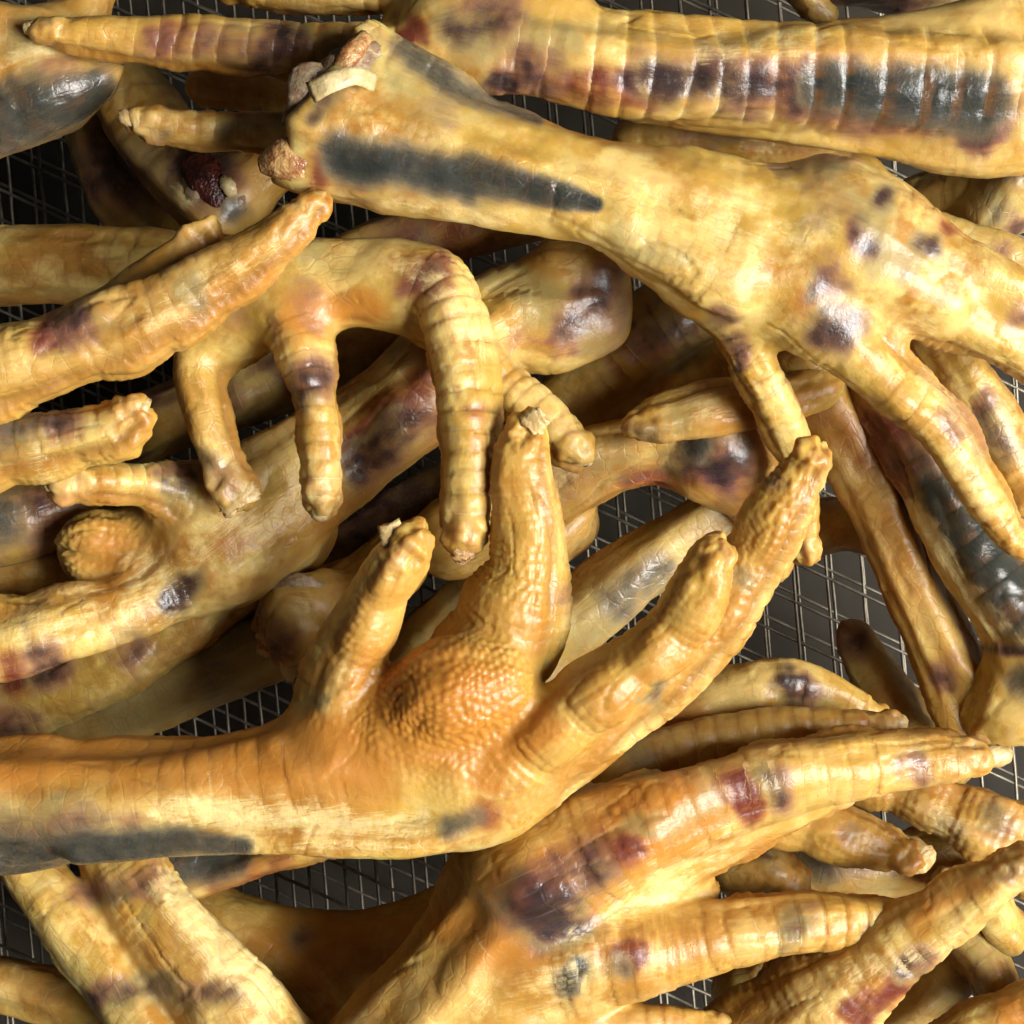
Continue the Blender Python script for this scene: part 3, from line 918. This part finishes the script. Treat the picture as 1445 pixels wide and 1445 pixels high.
# two toes entering from the left above it
chicken_foot('pair of thick toes entering from the left edge, upturned tip against the cut shank', [
    L([(-60, 545, 52, 72), (50, 510, 54, 62), (150, 475, 55, 58), (245, 435, 56, 54), (330, 385, 57, 46), (395, 335, 58, 38), (440, 292, 58, 27)], 'toe', (-0.55, 0.6, 0.6), amp=.8, k=4),
    L([(120, 470, 51, 40), (190, 415, 52, 33), (250, 370, 53, 30), (290, 330, 54, 26)], 'toe', (-0.5, .4, .7), amp=.5, k=3),
], [('R', .9, [(75, 465, 20)]), ('D', .8, [(105, 465, 24)]), ('D', .5, [(270, 415, 16), (285, 430, 10)]), ('G', .6, [(270, 410, 26)]), ('P', .5, [(380, 350, 20), (200, 460, 20)])],
    h=0.4, auto=0.2, clip=90)

chicken_foot('single wrinkled toe with dark upper side poking in from the left edge', [
    L([(-60, 650, 50, 58), (30, 633, 51, 58), (100, 620, 52, 50), (160, 605, 53, 42), (190, 588, 54, 30)], 'toe', (-.1, 0.75, 0.6), amp=1.1, k=3, nail=('horn', 0.5, .6)),
], [('D', .8, [(0, 598, 30), (80, 592, 28)]), ('T', .4, [(20, 600, 24)]), ('G', .5, [(120, 590, 26)]), ('P', .5, [(60, 660, 30)])], h=0.42, auto=0.2, wrinkle=1.3)

# long diagonal shank with knobbly end, palm and pad on the left
chicken_foot('long diagonal foot beneath the curled one, knobbly joint upper right, pebbly pad left', [
    L([(838, 410, 29, 58), (795, 430, 29, 78), (715, 448, 28, 90), (610, 535, 28, 90), (500, 620, 28, 84), (400, 690, 29, 88), (310, 760, 30, 88)], 'shank', (-.3, .35, 0.9), amp=.4, flat=.85, k=5),
    L([(790, 372, 32, 42), (842, 378, 32, 38)], 'pad', UP, k=1.6, sole=0),
    L([(780, 480, 30, 50), (846, 455, 30, 46)], 'pad', UP, k=1.6, sole=0),
    L([(330, 740, 30, 80), (240, 770, 28, 66)], 'pad', UP, k=5, sole=0, flat=.8),
    L([(185, 780, 29, 60), (138, 775, 30, 60)], 'pad', DN, k=4, sole=1.2, flat=.85),
    L([(290, 710, 33, 50), (220, 688, 37, 36), (150, 680, 41, 30), (90, 686, 43, 24)], 'toe', (0.2, 0.75, 0.55), k=5, amp=1.1, nail=('horn', 0.8, .5)),
    L([(300, 790, 31, 62), (200, 845, 33, 52), (100, 880, 35, 50), (0, 905, 36, 54), (-70, 910, 36, 50)], 'toe', (-0.1, -0.75, 0.6), k=5, amp=.7),
    L([(400, 750, 24, 70), (260, 870, 21, 66), (120, 955, 20, 60), (-20, 1010, 20, 55), (-90, 1020, 20, 50)], 'toe', (0, 0, 1), k=5, amp=.5, sole=.4),
], [('D', .85, [(835, 420, 24), (800, 460, 18)]), ('R', .45, [(740, 470, 14), (800, 495, 10)]), ('G', .8, [(760, 420, 40)]), ('G', .8, [(700, 390, 40), (860, 450, 30)]), ('R', .85, [(590, 545, 16), (480, 640, 14)]), ('D', .8, [(590, 590, 26), (510, 660, 20)]),
    ('D', .85, [(240, 850, 18), (270, 820, 16)]), ('D', .7, [(260, 680, 26), (230, 665, 14)]), ('R', .8, [(20, 945, 22)]), ('D', .7, [(70, 930, 24)]), ('P', .5, [(360, 740, 40), (40, 880, 30)]), ('G', .3, [(330, 700, 30)]), ('O', .6, [(150, 780, 50)]),
    ('D', .7, [(20, 1020, 26)]), ('D', .5, [(200, 920, 24)])], h=0.42, auto=0.35)

# lower right foot
f_low = chicken_foot('golden foot at lower right with two long toes, red and black bruises on its knuckles', [
    L([(520, 1530, 34, 110), (600, 1440, 36, 112), (680, 1340, 38, 108), (760, 1260, 40, 100)], 'shank', (0.35, -0.2, 0.9), amp=.6, flat=.85, k=6, L=4.2),
    L([(740, 1300, 40, 100), (850, 1300, 38, 95), (960, 1260, 36, 55)], 'pad', UP, flat=.6, sole=.2, k=6),
    L([(770, 1225, 43, 88), (870, 1178, 45, 78), (975, 1138, 45, 72), (1080, 1104, 44, 64), (1190, 1080, 43, 54), (1300, 1070, 42, 44), (1375, 1067, 42, 31)], 'toe', (0.1, -0.1, .95), L=3.6, amp=1.0, k=6, nail=('horn', 2.6, .62)),
    L([(860, 1265, 39, 48), (960, 1215, 39, 44), (1070, 1165, 39, 36), (1180, 1118, 39, 26)], 'toe', (0, .4, .9), k=3, amp=.2),
    L([(760, 1370, 40, 82), (860, 1350, 41, 70), (960, 1332, 41, 58), (1080, 1308, 40, 50), (1190, 1302, 39, 42), (1300, 1300, 37, 30)], 'toe', (0.1, 0.1, .95), L=3.0, amp=1.0, k=6, nail=('scab', 0.8, 0.6)),
    L([(700, 1220, 34, 64), (800, 1130, 31, 56), (900, 1085, 30, 52), (1020, 1050, 30, 46), (1150, 1033, 31, 35), (1250, 1022, 32, 24)], 'toe', (0, 0.3, .9), L=3.0, k=6, nail=('horn', 1.0, .6)),
    L([(680, 1420, 36, 85), (800, 1445, 38, 52), (900, 1450, 38, 40), (1010, 1460, 36, 34)], 'toe', (0, 0.2, .9), k=5),
], [('D', 1, [(775, 1285, 42), (790, 1300, 36)]), ('R', .8, [(750, 1265, 34), (770, 1330, 22)]), ('D', .75, [(830, 1225, 30)]), ('R', .9, [(855, 1215, 30), (900, 1205, 16)]), ('R', .95, [(1035, 1100, 17), (1058, 1140, 16)]), ('O', .9, [(960, 1140, 60), (860, 1200, 55), (700, 1330, 60)]), ('D', .7, [(1090, 1095, 22), (1100, 1130, 16)]),
    ('G', .7, [(780, 1245, 30), (1075, 1085, 18)]), ('T', .85, [(800, 1385, 20), (815, 1365, 14)]), ('R', .85, [(880, 1360, 22), (900, 1350, 18)]), ('D', .6, [(870, 1370, 16)]), ('G', .9, [(820, 1372, 24)]), ('D', .6, [(1285, 1075, 18)]), ('G', .6, [(1290, 1060, 20)]),
    ('D', .45, [(1120, 1310, 22), (1110, 1340, 12)]), ('G', .6, [(1115, 1300, 26)]), ('O', .8, [(930, 1150, 36), (640, 1300, 40)]), ('P', .5, [(1020, 1180, 30), (700, 1430, 40)]), ('G', .8, [(910, 1075, 24)])],
    h=0.42, auto=0.15, wrinkle=0.8)

# lower left
chicken_foot('foot at bottom left with two fat toes pushed under the orange shank, white flaky ridge', [
    L([(38, 1225, 28, 40), (92, 1290, 30, 46), (150, 1370, 31, 50), (214, 1450, 32, 54), (262, 1510, 32, 56)], 'toe', (-.3, 0.1, .9), k=1.2, amp=.5, L=3.0),
    L([(160, 1210, 27, 50), (205, 1275, 30, 60), (268, 1350, 32, 70), (338, 1440, 33, 76), (395, 1520, 33, 78)], 'toe', (.4, 0.3, .8), k=1.2, amp=.45, L=3.2),
], [('P', 1, [(230, 1250, 30), (300, 1320, 36), (370, 1400, 36)]), ('D', .6, [(120, 1265, 16), (210, 1240, 18)]), ('D', .6, [(150, 1400, 18), (320, 1400, 20)]), ('G', .5, [(60, 1260, 30)]), ('O', .5, [(220, 1340, 50)])],
    h=0.45, auto=0.3)

# ------------------------------------------------------------------ second layer
chicken_foot('dark bluish shank in the top left corner running off the left edge', [
    L([(-90, 185, 33, 72), (0, 160, 34, 74), (70, 130, 35, 72), (125, 108, 35, 50)], 'shank', (-.2, -.5, .8), k=4, L=4.0),
    L([(-60, 60, 36, 70), (30, 60, 36, 60), (100, 65, 35, 36)], 'shank', (0, .3, .9), k=5, amp=.2),
    L([(60, 90, 35, 50), (115, 25, 34, 34), (140, -30, 33, 25)], 'toe', (0, .3, .9), k=5, amp=.3),
], [('T', 1, [(-40, 185, 50), (60, 155, 42), (140, 130, 28)]), ('D', .6, [(30, 210, 22)]), ('D', .5, [(90, 100, 24)]), ('G', .7, [(40, 60, 40)]), ('P', .5, [(20, 90, 26), (120, 15, 16)])], h=0.55, auto=0.2)

chicken_foot('short toe with clipped pale nail sticking out below the long banded toe', [
    L([(440, 192, 40, 34), (380, 188, 41, 32), (300, 184, 42, 31), (230, 179, 43, 28), (198, 172, 43.5, 24)], 'toe', (0, .4, .9), L=2.6, nail=('horn', 1.2, .62)),
], [('D', .5, [(315, 185, 12)]), ('D', .4, [(230, 195, 10)])], h=0.5, auto=0.2)

f_hollow = chicken_foot('shaded shank with open dark hollow cut end under the short toe', [
    L([(150, 90, 17, 60), (200, 170, 20, 62), (250, 235, 24, 62), (305, 290, 27, 60)], 'shank', (0, 0, 1), k=4),
    L([(300, 120, 27, 36), (400, 140, 28, 34), (480, 190, 28, 36)], 'shank', (0, 0, 1), k=4),
    L([(380, 230, 26, 50), (340, 270, 27, 45)], 'pad', UP, k=4, sole=0),
], [('D', .9, [(285, 250, 40)]), ('P', .7, [(260, 285, 24), (320, 275, 14)]), ('T', .7, [(330, 300, 20)]), ('D', .5, [(200, 230, 40)])], h=0.6, auto=0.7)

chicken_foot('pinkish foot under the pile centre with arched palm above the bare wires', [
    L([(640, 760, 20, 66), (740, 705, 22, 66), (850, 650, 25, 58), (950, 632, 26, 54), (1030, 640, 27, 62)], 'shank', (-.1, .2, .95), amp=.2, k=5),
    L([(1010, 650, 26, 58), (1060, 710, 22, 40), (1090, 790, 17, 32)], 'toe', UP, k=5),
    L([(1020, 610, 30, 55), (1100, 560, 28, 44), (1180, 520, 26, 36)], 'toe', UP, k=5),
], [('D', .95, [(1010, 650, 36), (975, 655, 22)]), ('T', .8, [(985, 635, 22)]), ('R', .55, [(1050, 690, 24), (880, 675, 12)]), ('D', .3, [(800, 660, 30), (880, 640, 24)]), ('P', .6, [(820, 640, 36), (780, 690, 24)])], h=0.5, auto=0.3)

chicken_foot('flat pale toe with brown-rimmed tip pointing left, lying across the arched pinkish foot', [
    L([(1150, 545, 32, 40), (1080, 565, 35, 44), (1005, 575, 37, 47), (945, 588, 37.5, 42), (900, 598, 38, 25)], 'toe', (-.1, .4, -.8), k=4, amp=.5, sole=.7, flat=.8, fax=(0, .3, .9)),
], [('D', .45, [(920, 615, 14), (885, 600, 8)]), ('P', .6, [(1000, 560, 30)]), ('G', .6, [(960, 590, 26)])], h=0.42, auto=0.15)

chicken_foot('yellow grey shank lying low under the two long toes, beside bare wires', [
    L([(740, 935, 13, 62), (810, 880, 14, 60), (900, 805, 15, 55), (990, 745, 16, 50), (1060, 700, 17, 45)], 'shank', (-.2, .3, .9), amp=.4, flat=.85),
], [('T', .55, [(870, 850, 30), (930, 800, 26)]), ('G', .8, [(830, 880, 40), (920, 820, 34)])], h=0.6, auto=0.2)

chicken_foot('long shaded orange shank at right slanting down from under the big foot', [
    L([(1130, 520, 29, 56), (1195, 620, 27, 51), (1250, 735, 25, 50), (1299, 845, 24, 50), (1341, 940, 23, 54), (1374, 1010, 22, 62)], 'shank', (.2, .1, .95), amp=.25, flat=.9),
], [('R', .4, [(1160, 560, 30), (1225, 640, 20)]), ('D', .75, [(1335, 950, 18)]), ('O', .45, [(1200, 700, 40), (1290, 850, 40)]), ('G', .5, [(1240, 760, 40)]), ('P', .4, [(1200, 660, 20)])], h=0.55, auto=0.2)

chicken_foot('right-hand shank with dark teal scales bordered by crusty yellow skin', [
    L([(1250, 560, 30, 60), (1310, 650, 31, 70), (1365, 745, 31, 74), (1425, 835, 31, 76), (1490, 930, 31, 72), (1540, 1000, 31, 74)], 'shank', (.35, .25, .9), amp=1.0, flat=.9, L=4.4),
    L([(1460, 935, 30, 56), (1420, 975, 29, 50), (1400, 1015, 27, 44)], 'pad', UP, sole=0, k=4),
    L([(1470, 980, 31, 40), (1440, 1010, 30, 40)], 'pad', UP, sole=0, k=2),
], [('T', 1.0, [(1325, 690, 30), (1385, 770, 48), (1450, 850, 46)]), ('R', .7, [(1250, 620, 40), (1290, 660, 22)]), ('D', .6, [(1300, 650, 30)]), ('P', 1, [(1290, 720, 20), (1340, 820, 20), (1400, 890, 22)]), ('T', .6, [(1440, 960, 22)]), ('D', .8, [(1370, 912, 7), (1450, 918, 7)]), ('R', .6, [(1270, 600, 50), (1310, 700, 26)]), ('D', .5, [(1330, 990, 16)])], h=0.5, auto=0.1)

chicken_foot('brown speckled toe in shadow at the right edge between two pale toes', [
    L([(1320, 470, 34, 44), (1370, 550, 33, 46), (1410, 620, 32, 46), (1450, 690, 31, 42)], 'toe', UP),
], [('D', .6, [(1400, 580, 20), (1420, 640, 16)])], h=0.6, auto=1)

chicken_foot('shadowed foot under the cut joint at the top right corner', [
    L([(1300, 290, 20, 50), (1370, 275, 24, 56), (1450, 265, 28, 60), (1500, 260, 30, 60)], 'shank', UP),
    L([(1400, 300, 30, 40), (1430, 255, 34, 36), (1470, 230, 35, 34)], 'toe', UP, k=4),
], [('D', .6, [(1430, 250, 16)]), ('G', .8, [(1400, 280, 30)]), ('T', .4, [(1410, 300, 20)])], h=0.6, auto=.8)

chicken_foot('pale foot glimpsed between the two parallel shanks at the top', [
    L([(900, 195, 28, 40), (1000, 200, 30, 44), (1100, 215, 30, 40), (1200, 235, 29, 34), (1240, 262, 28, 26)], 'toe', (0, 0, -1), sole=.6),
], [('D', .4, [(1200, 225, 14)]), ('P', .5, [(1050, 205, 30)])], h=0.6, auto=.4)

# shadows left: shanks under the pile
chicken_foot('grey-purple toe in shadow at the left edge under the wrinkled one', [
    L([(-60, 755, 22, 58), (40, 735, 22, 56), (120, 712, 21, 46), (180, 690, 20, 36)], 'toe', (0, .2, .9)),
], [('D', .8, [(60, 715, 30)]), ('T', .7, [(0, 740, 40)]), ('G', .7, [(40, 760, 30)])], h=0.6, auto=.5)

chicken_foot('greyish scaly shank in shade just above the orange shank at left', [
    L([(20, 1060, 16, 56), (140, 1010, 16, 60), (260, 960, 16, 60), (370, 915, 16, 56), (460, 880, 16, 50)], 'shank', (0, .1, .95), amp=.5),
], [('G', .9, [(180, 990, 60), (330, 930, 50)]), ('T', .4, [(300, 960, 40)]), ('P', .4, [(160, 980, 30)])], h=0.6, auto=.2)

f_frayed = chicken_foot('frayed cut shank end in the dark hollow left of centre', [
    L([(560, 800, 20, 50), (480, 850, 24, 52), (415, 878, 26, 50)], 'shank', UP, amp=.2),
    L([(440, 850, 27, 36), (405, 845, 29, 30)], 'pad', UP, sole=0),
    L([(420, 900, 27, 32), (415, 935, 26, 22)], 'toe', UP, sole=0, amp=.2),
], [('D', .6, [(385, 900, 24)]), ('P', .5, [(430, 845, 26)]), ('R', .4, [(390, 920, 20)])], h=0.5, auto=.5, wrinkle=1.8)

chicken_foot('mauve shank in shade behind the raised middle toe', [
    L([(560, 960, 12, 60), (640, 880, 13, 58), (720, 800, 13, 56), (800, 740, 12, 50)], 'shank', UP, amp=.4),
], [('D', .5, [(680, 850, 40)]), ('G', .6, [(640, 840, 30)])], h=0.7, auto=.6)

chicken_foot('brown toe in deep shade under the large foot near the centre', [
    L([(800, 560, 15, 50), (890, 490, 17, 56), (980, 430, 19, 56), (1080, 400, 20, 50)], 'toe', UP),
    L([(830, 620, 12, 46), (930, 560, 14, 50), (1030, 500, 15, 50)], 'toe', UP),
], [('D', .6, [(950, 470, 40)]), ('R', .4, [(900, 500, 40)])], h=0.7, auto=.8)

chicken_foot('reddish shank in deep shade under the bluish-striped one', [
    L([(430, 400, 12, 54), (560, 350, 14, 54), (680, 310, 16, 52), (780, 290, 17, 50)], 'shank', UP, amp=.4),
], [('R', .6, [(620, 330, 50)]), ('D', .6, [(560, 350, 40)])], h=0.7, auto=.6)

chicken_foot('curled toe in deep shade below the pebbly pad at left', [
    L([(-40, 820, 20, 46), (60, 815, 20, 46), (160, 850, 18, 44)], 'toe', UP),
], [], h=0.7, auto=.6)

# right, below the wires
chicken_foot('toe with purple bruise lying above the golden lower foot', [
    L([(900, 1060, 19, 62), (1000, 1000, 21, 60), (1090, 968, 23, 46), (1160, 975, 23, 36), (1235, 1008, 22, 20)], 'toe', (0, .3, .9), amp=1.0, L=3.2),
], [('D', .95, [(1120, 975, 20), (1105, 960, 12)]), ('G', .8, [(1150, 985, 26)]), ('O', .8, [(960, 1040, 50)]), ('D', .5, [(1110, 945, 10)])], h=0.45, auto=.2)

chicken_foot('dim toe standing in the wire gap at right with a brown tip', [
    L([(1208, 905, 7, 33), (1240, 960, 8, 38), (1275, 1020, 9, 44), (1330, 1070, 10, 50)], 'toe', UP, amp=.3),
], [('D', .7, [(1205, 900, 24)]), ('O', .6, [(1250, 980, 30)])], h=0.6, auto=.2)

chicken_foot('shadowed brown toe behind the tip of the longest sole-up toe', [
    L([(1130, 760, 8, 36), (1190, 740, 9, 44), (1280, 760, 10, 50)], 'toe', UP, amp=.5),
], [('O', .6, [(1190, 750, 40)])], h=0.7, auto=.3)

chicken_foot('blunt toe with square clipped nail between the two long golden toes', [
    L([(1080, 1140, 27, 50), (1150, 1165, 28, 50), (1220, 1188, 29, 46), (1272, 1206, 30, 36)], 'toe', (.2, .3, -.8), amp=.4, nail=('horn', 1.0, .8)),
], [('P', .5, [(1250, 1200, 22)]), ('D', .35, [(1200, 1180, 16)])], h=0.45, auto=.2)

chicken_foot('wide flattened toe showing its pebbled sole at the right edge', [
    L([(1180, 1100, 22, 34), (1270, 1120, 24, 40), (1350, 1150, 25, 52), (1430, 1180, 26, 56), (1520, 1210, 26, 56)], 'toe', (0, .2, -.9), flat=.8, amp=.4),
], [('D', .4, [(1410, 1160, 20)]), ('P', .5, [(1340, 1150, 36)])], h=0.45, auto=.3)

chicken_foot('upturned diagonal toe with a red vein at the bottom right', [
    L([(1040, 1500, 34, 80), (1110, 1445, 36, 76), (1190, 1390, 39, 66), (1280, 1325, 42, 54), (1360, 1270, 45, 46), (1425, 1232, 47, 38), (1450, 1218, 47, 32)], 'toe', (.3, -.3, .9), amp=.9, L=3.0, nail=('scab', 0.5, 0.65)),
], [('R', .9, [(1220, 1420, 20), (1270, 1375, 16)]), ('D', .8, [(1270, 1365, 16), (1300, 1345, 18)]), ('O', .7, [(1300, 1290, 24), (1380, 1240, 16)]), ('D', .5, [(1432, 1228, 12)]), ('P', .5, [(1190, 1370, 24), (1340, 1320, 20)])], h=0.42, auto=.15)

chicken_foot('stubby toe with a square cut tip behind the diagonal one', [
    L([(1420, 1310, 20, 36), (1385, 1262, 24, 36), (1345, 1245, 27, 28)], 'toe', (-.3, .3, .8), amp=.5, nail=('horn', .8, .75)),
], [('D', .5, [(1320, 1260, 14)]), ('P', .4, [(1370, 1240, 20)])], h=0.5, auto=.4)

chicken_foot('grey translucent shank lying under the blunt clipped toe', [
    L([(1090, 1200, 14, 48), (1180, 1215, 15, 52), (1280, 1215, 15, 46), (1360, 1180, 15, 44)], 'shank', UP, amp=.4, L=3.6),
], [('T', .5, [(1160, 1215, 36)]), ('D', .55, [(1190, 1215, 26)]), ('G', .9, [(1250, 1215, 50), (1150, 1210, 40)])], h=0.5, auto=.2)

chicken_foot('small wrinkled brown toe in the fork of the golden lower foot', [
    L([(1040, 1230, 25, 40), (1085, 1225, 27, 36), (1120, 1250, 27, 30)], 'toe', UP, amp=1.2),
], [('D', .6, [(1080, 1215, 24)])], h=0.55, auto=.5)

chicken_foot('upright stump of a toe with torn blunt end at the bottom edge', [
    L([(1060, 1500, 22, 50), (1085, 1435, 28, 48), (1115, 1385, 32, 38)], 'toe', (-.4, .3, .7), amp=.4, nail=('horn', .5, .7)),
], [('D', .6, [(1090, 1410, 20)]), ('P', .6, [(1120, 1385, 20)]), ('T', .4, [(1095, 1400, 16)])], h=0.45, auto=.3, wrinkle=1.3)

chicken_foot('bruised toe in half shade at lower right beyond the diagonal one', [
    L([(1340, 1300, 16, 36), (1385, 1350, 19, 40), (1410, 1400, 20, 40), (1430, 1470, 20, 40)], 'toe', (.2, .1, .9), amp=.5),
], [('D', .7, [(1390, 1400, 26)]), ('G', .5, [(1385, 1350, 26)])], h=0.55, auto=.3)

chicken_foot('smooth orange toe cut off by the bottom right corner', [
    L([(1330, 1470, 27, 36), (1410, 1435, 29, 36), (1500, 1410, 30, 40)], 'toe', UP, amp=.3),
], [('O', .7, [(1420, 1430, 40)])], h=0.55, auto=.1)

chicken_foot('thin pinkish toe stretched under the orange shank above the wires', [
    L([(210, 1275, 20, 22), (290, 1245, 22, 20), (380, 1215, 24, 20), (470, 1190, 25, 22)], 'toe', (-.2, .5, .8), amp=.5),
    L([(150, 1230, 20, 34), (240, 1225, 20, 36), (330, 1205, 20, 34)], 'shank', UP, amp=.4),
], [('R', .55, [(300, 1245, 18), (400, 1215, 16)]), ('T', .9, [(260, 1225, 26), (330, 1210, 24)])], h=0.5, auto=.2)

chicken_foot('dark brown shank in deep shade left of the golden lower foot', [
    L([(280, 1280, 10, 48), (360, 1320, 12, 56), (450, 1390, 14, 66), (520, 1480, 15, 70)], 'shank', UP, amp=.3),
    L([(450, 1330, 10, 50), (560, 1330, 13, 60), (650, 1290, 15, 60), (720, 1230, 16, 50)], 'shank', UP, amp=.4),
], [('D', .5, [(420, 1310, 20)]), ('O', .7, [(380, 1330, 60), (560, 1340, 60)])], h=0.7, auto=.3)

chicken_foot('low shaded shank along the bottom left corner', [
    L([(-60, 1370, 14, 40), (40, 1395, 15, 46), (140, 1420, 16, 50), (230, 1450, 16, 50)], 'shank', UP, amp=.3),
], [('O', .6, [(60, 1400, 60)])], h=0.7, auto=.3)

chicken_foot('brown toe under the bottom long golden toe, over bright wires', [
    L([(1050, 1390, 14, 46), (1130, 1370, 15, 44), (1190, 1345, 15, 36)], 'toe', UP, amp=.4),
], [('D', .5, [(1130, 1370, 30)])], h=0.6, auto=.5)

chicken_foot('bit of pale toe at the top edge above the upper shank', [
    L([(1120, -40, 26, 30), (1140, -5, 27, 30), (1160, 22, 27, 24)], 'toe', UP, amp=.3),
], [('D', .3, [(1150, 10, 10)])], h=0.6, auto=.3)

chicken_foot('dark glossy piece peeping over the upper shank near the top right', [
    L([(1180, -40, 24, 50), (1280, -20, 25, 48), (1400, -10, 26, 40)], 'shank', UP, amp=.3),
], [('D', 1, [(1250, 0, 60)])], h=0.7, auto=.3)

chicken_foot('blackish shank deep under the short clipped toe at left', [
    L([(120, 150, 8, 44), (150, 220, 9, 50), (200, 300, 9, 50), (320, 330, 10, 46)], 'shank', UP, amp=.3),
], [('D', .7, [(170, 240, 50)])], h=0.7, auto=.6)

chicken_foot('dark shank low behind the curled toes, running parallel to the diagonal one', [
    L([(120, 640, 12, 56), (240, 590, 13, 58), (380, 540, 13, 58), (520, 480, 14, 56), (600, 440, 14, 50)], 'shank', UP, amp=.4),
], [('D', .5, [(300, 560, 40)])], h=0.7, auto=.6)

chicken_foot('blackened toe at the bottom of the dark hollow left of the raised middle toe', [
    L([(430, 800, 8, 48), (540, 740, 9, 50), (640, 690, 9, 46), (720, 640, 9, 40)], 'toe', UP, amp=.4),
    L([(330, 860, 6, 44), (430, 800, 8, 46)], 'toe', UP, amp=.4),
], [('D', .8, [(560, 740, 80)])], h=0.7, auto=.8)

chicken_foot('pale toe edge showing above the fanned toes at the right border', [
    L([(1270, 300, 38, 26), (1340, 335, 39, 30), (1400, 355, 40, 32), (1480, 385, 40, 34)], 'toe', (0, .2, .9), amp=.6),
], [('D', .4, [(1420, 350, 14)]), ('P', .4, [(1370, 335, 20)])], h=0.5, auto=.2)

chicken_foot('thin toe with trimmed tip lying beneath the wide pebbled toe at the right', [
    L([(1300, 1190, 12, 30), (1380, 1210, 13, 34), (1460, 1240, 14, 34)], 'toe', UP, amp=.6),
], [('G', .8, [(1380, 1210, 40)])], h=0.6, auto=.5)

chicken_foot('small dark toe filling the hollow right of the clipped square nail', [
    L([(1200, 1255, 8, 30), (1290, 1262, 9, 34), (1370, 1290, 10, 32)], 'toe', UP, amp=.6),
], [('D', .5, [(1280, 1262, 30)])], h=0.6, auto=.7)

chicken_foot('orange toe in shade low along the bottom edge between the stump and the corner', [
    L([(1230, 1470, 12, 34), (1300, 1420, 13, 38), (1350, 1370, 14, 34), (1375, 1330, 14, 26)], 'toe', UP, amp=.6),
], [], h=0.6, auto=.5)
# ------------------------------------------------------------------ cut ends, tendons, flaps (parts of their feet)
def mm(pts):
    return [(*W(x, y, z), r * sc_at(z)) for (x, y, z, r) in pts]

tube('tendon', mm([(462, 222, 55, 46), (430, 222, 56.5, 42), (398, 226, 57, 31), (368, 233, 56, 13)]), M_TENDON, f_big, flat=.75, jag=.05, sides=20, seed=3, per=9)
tube('cartilage_strip', mm([(530, 117, 61.5, 13), (502, 107, 64, 14), (468, 116, 65, 15), (438, 131, 64, 16)]), M_CARTIL, f_big, flat=.22, jag=.06, seed=4)
tube('membrane', mm([(535, 72, 55, 30), (490, 108, 57, 40), (455, 150, 57.5, 36), (418, 184, 56, 18)]), M_GREY, f_big, flat=.7, jag=.10, sides=18, seed=5, per=8)
tube('membrane', mm([(455, 98, 58.5, 10), (428, 106, 59.5, 17), (420, 145, 59, 16), (404, 178, 57, 9)]), M_GREY, f_big, flat=.3, jag=.12, sides=14, seed=15)
tube('dried_muscle', mm([(518, 50, 57.5, 11), (494, 78, 59, 15), (474, 106, 59, 10)]), M_TENDON, f_big, flat=.6, jag=.12, sides=14, seed=16)
tube('cartilage', mm([(1405, 75, 47, 55), (1440, 70, 47, 48), (1465, 60, 47, 30)]), M_CARTIL, f_top, flat=.8, jag=.1, sides=14, seed=6)
# torn skin scrap at the tip of the raised left toe of the sole-up foot
tube('skin_scrap', mm([(566, 790, 60, 16), (556, 762, 61, 18), (548, 738, 61, 16)]), M_HORN, f_main, flat=.25, jag=.15, seed=7)
tube('skin_scrap', mm([(745, 606, 59, 20), (758, 592, 59.5, 18), (768, 585, 60, 12)]), M_HORN, f_main, flat=.35, jag=.2, seed=8)
tube('skin_scrap', mm([(330, 690, 44, 30), (338, 705, 44, 31), (345, 716, 44, 28)]), M_HORN, f_curl, flat=.35, jag=.13, sides=18, seed=9)

# open hollow of the shaded shank: a pale rim round dark marrow
tube('bone_rim', mm([(262, 278, 29, 34), (276, 272, 31.5, 30), (288, 268, 32, 18)]), M_GREY, f_hollow, flat=.6, jag=.16, sides=18, seed=21, per=6)
tube('bone_rim', mm([(322, 268, 29, 30), (330, 284, 31, 24), (332, 300, 31, 14)]), M_GREY, f_hollow, flat=.6, jag=.16, sides=16, seed=27, per=6)
tube('marrow', mm([(270, 222, 31.5, 20), (288, 248, 32.5, 27), (305, 282, 32.5, 22), (312, 304, 31.5, 12)]), M_MARROW, f_hollow, flat=.5, jag=.12, sides=16, seed=22, per=6)
tube('cartilage', mm([(312, 252, 33.5, 7), (322, 262, 34, 11), (328, 276, 33.5, 7)]), M_CARTIL, f_hollow, flat=.6, jag=.14, sides=12, seed=23)
# torn flaps of the frayed shank end
tube('skin_flap', mm([(450, 850, 29, 26), (418, 835, 30.5, 27), (388, 845, 30, 20), (368, 872, 29, 9)]), M_GREY, f_frayed, flat=.3, jag=.12, sides=16, seed=24, per=7)
tube('skin_flap', mm([(420, 870, 29, 18), (412, 905, 29.5, 20), (408, 940, 28, 13), (410, 962, 27, 5)]), M_CARTIL, f_frayed, flat=.3, jag=.12, sides=16, seed=25, per=7)
tube('skin_flap', mm([(400, 870, 28, 20), (382, 895, 28, 20), (372, 925, 27, 10)]), M_TENDON, f_frayed, flat=.4, jag=.14, sides=16, seed=26, per=7)
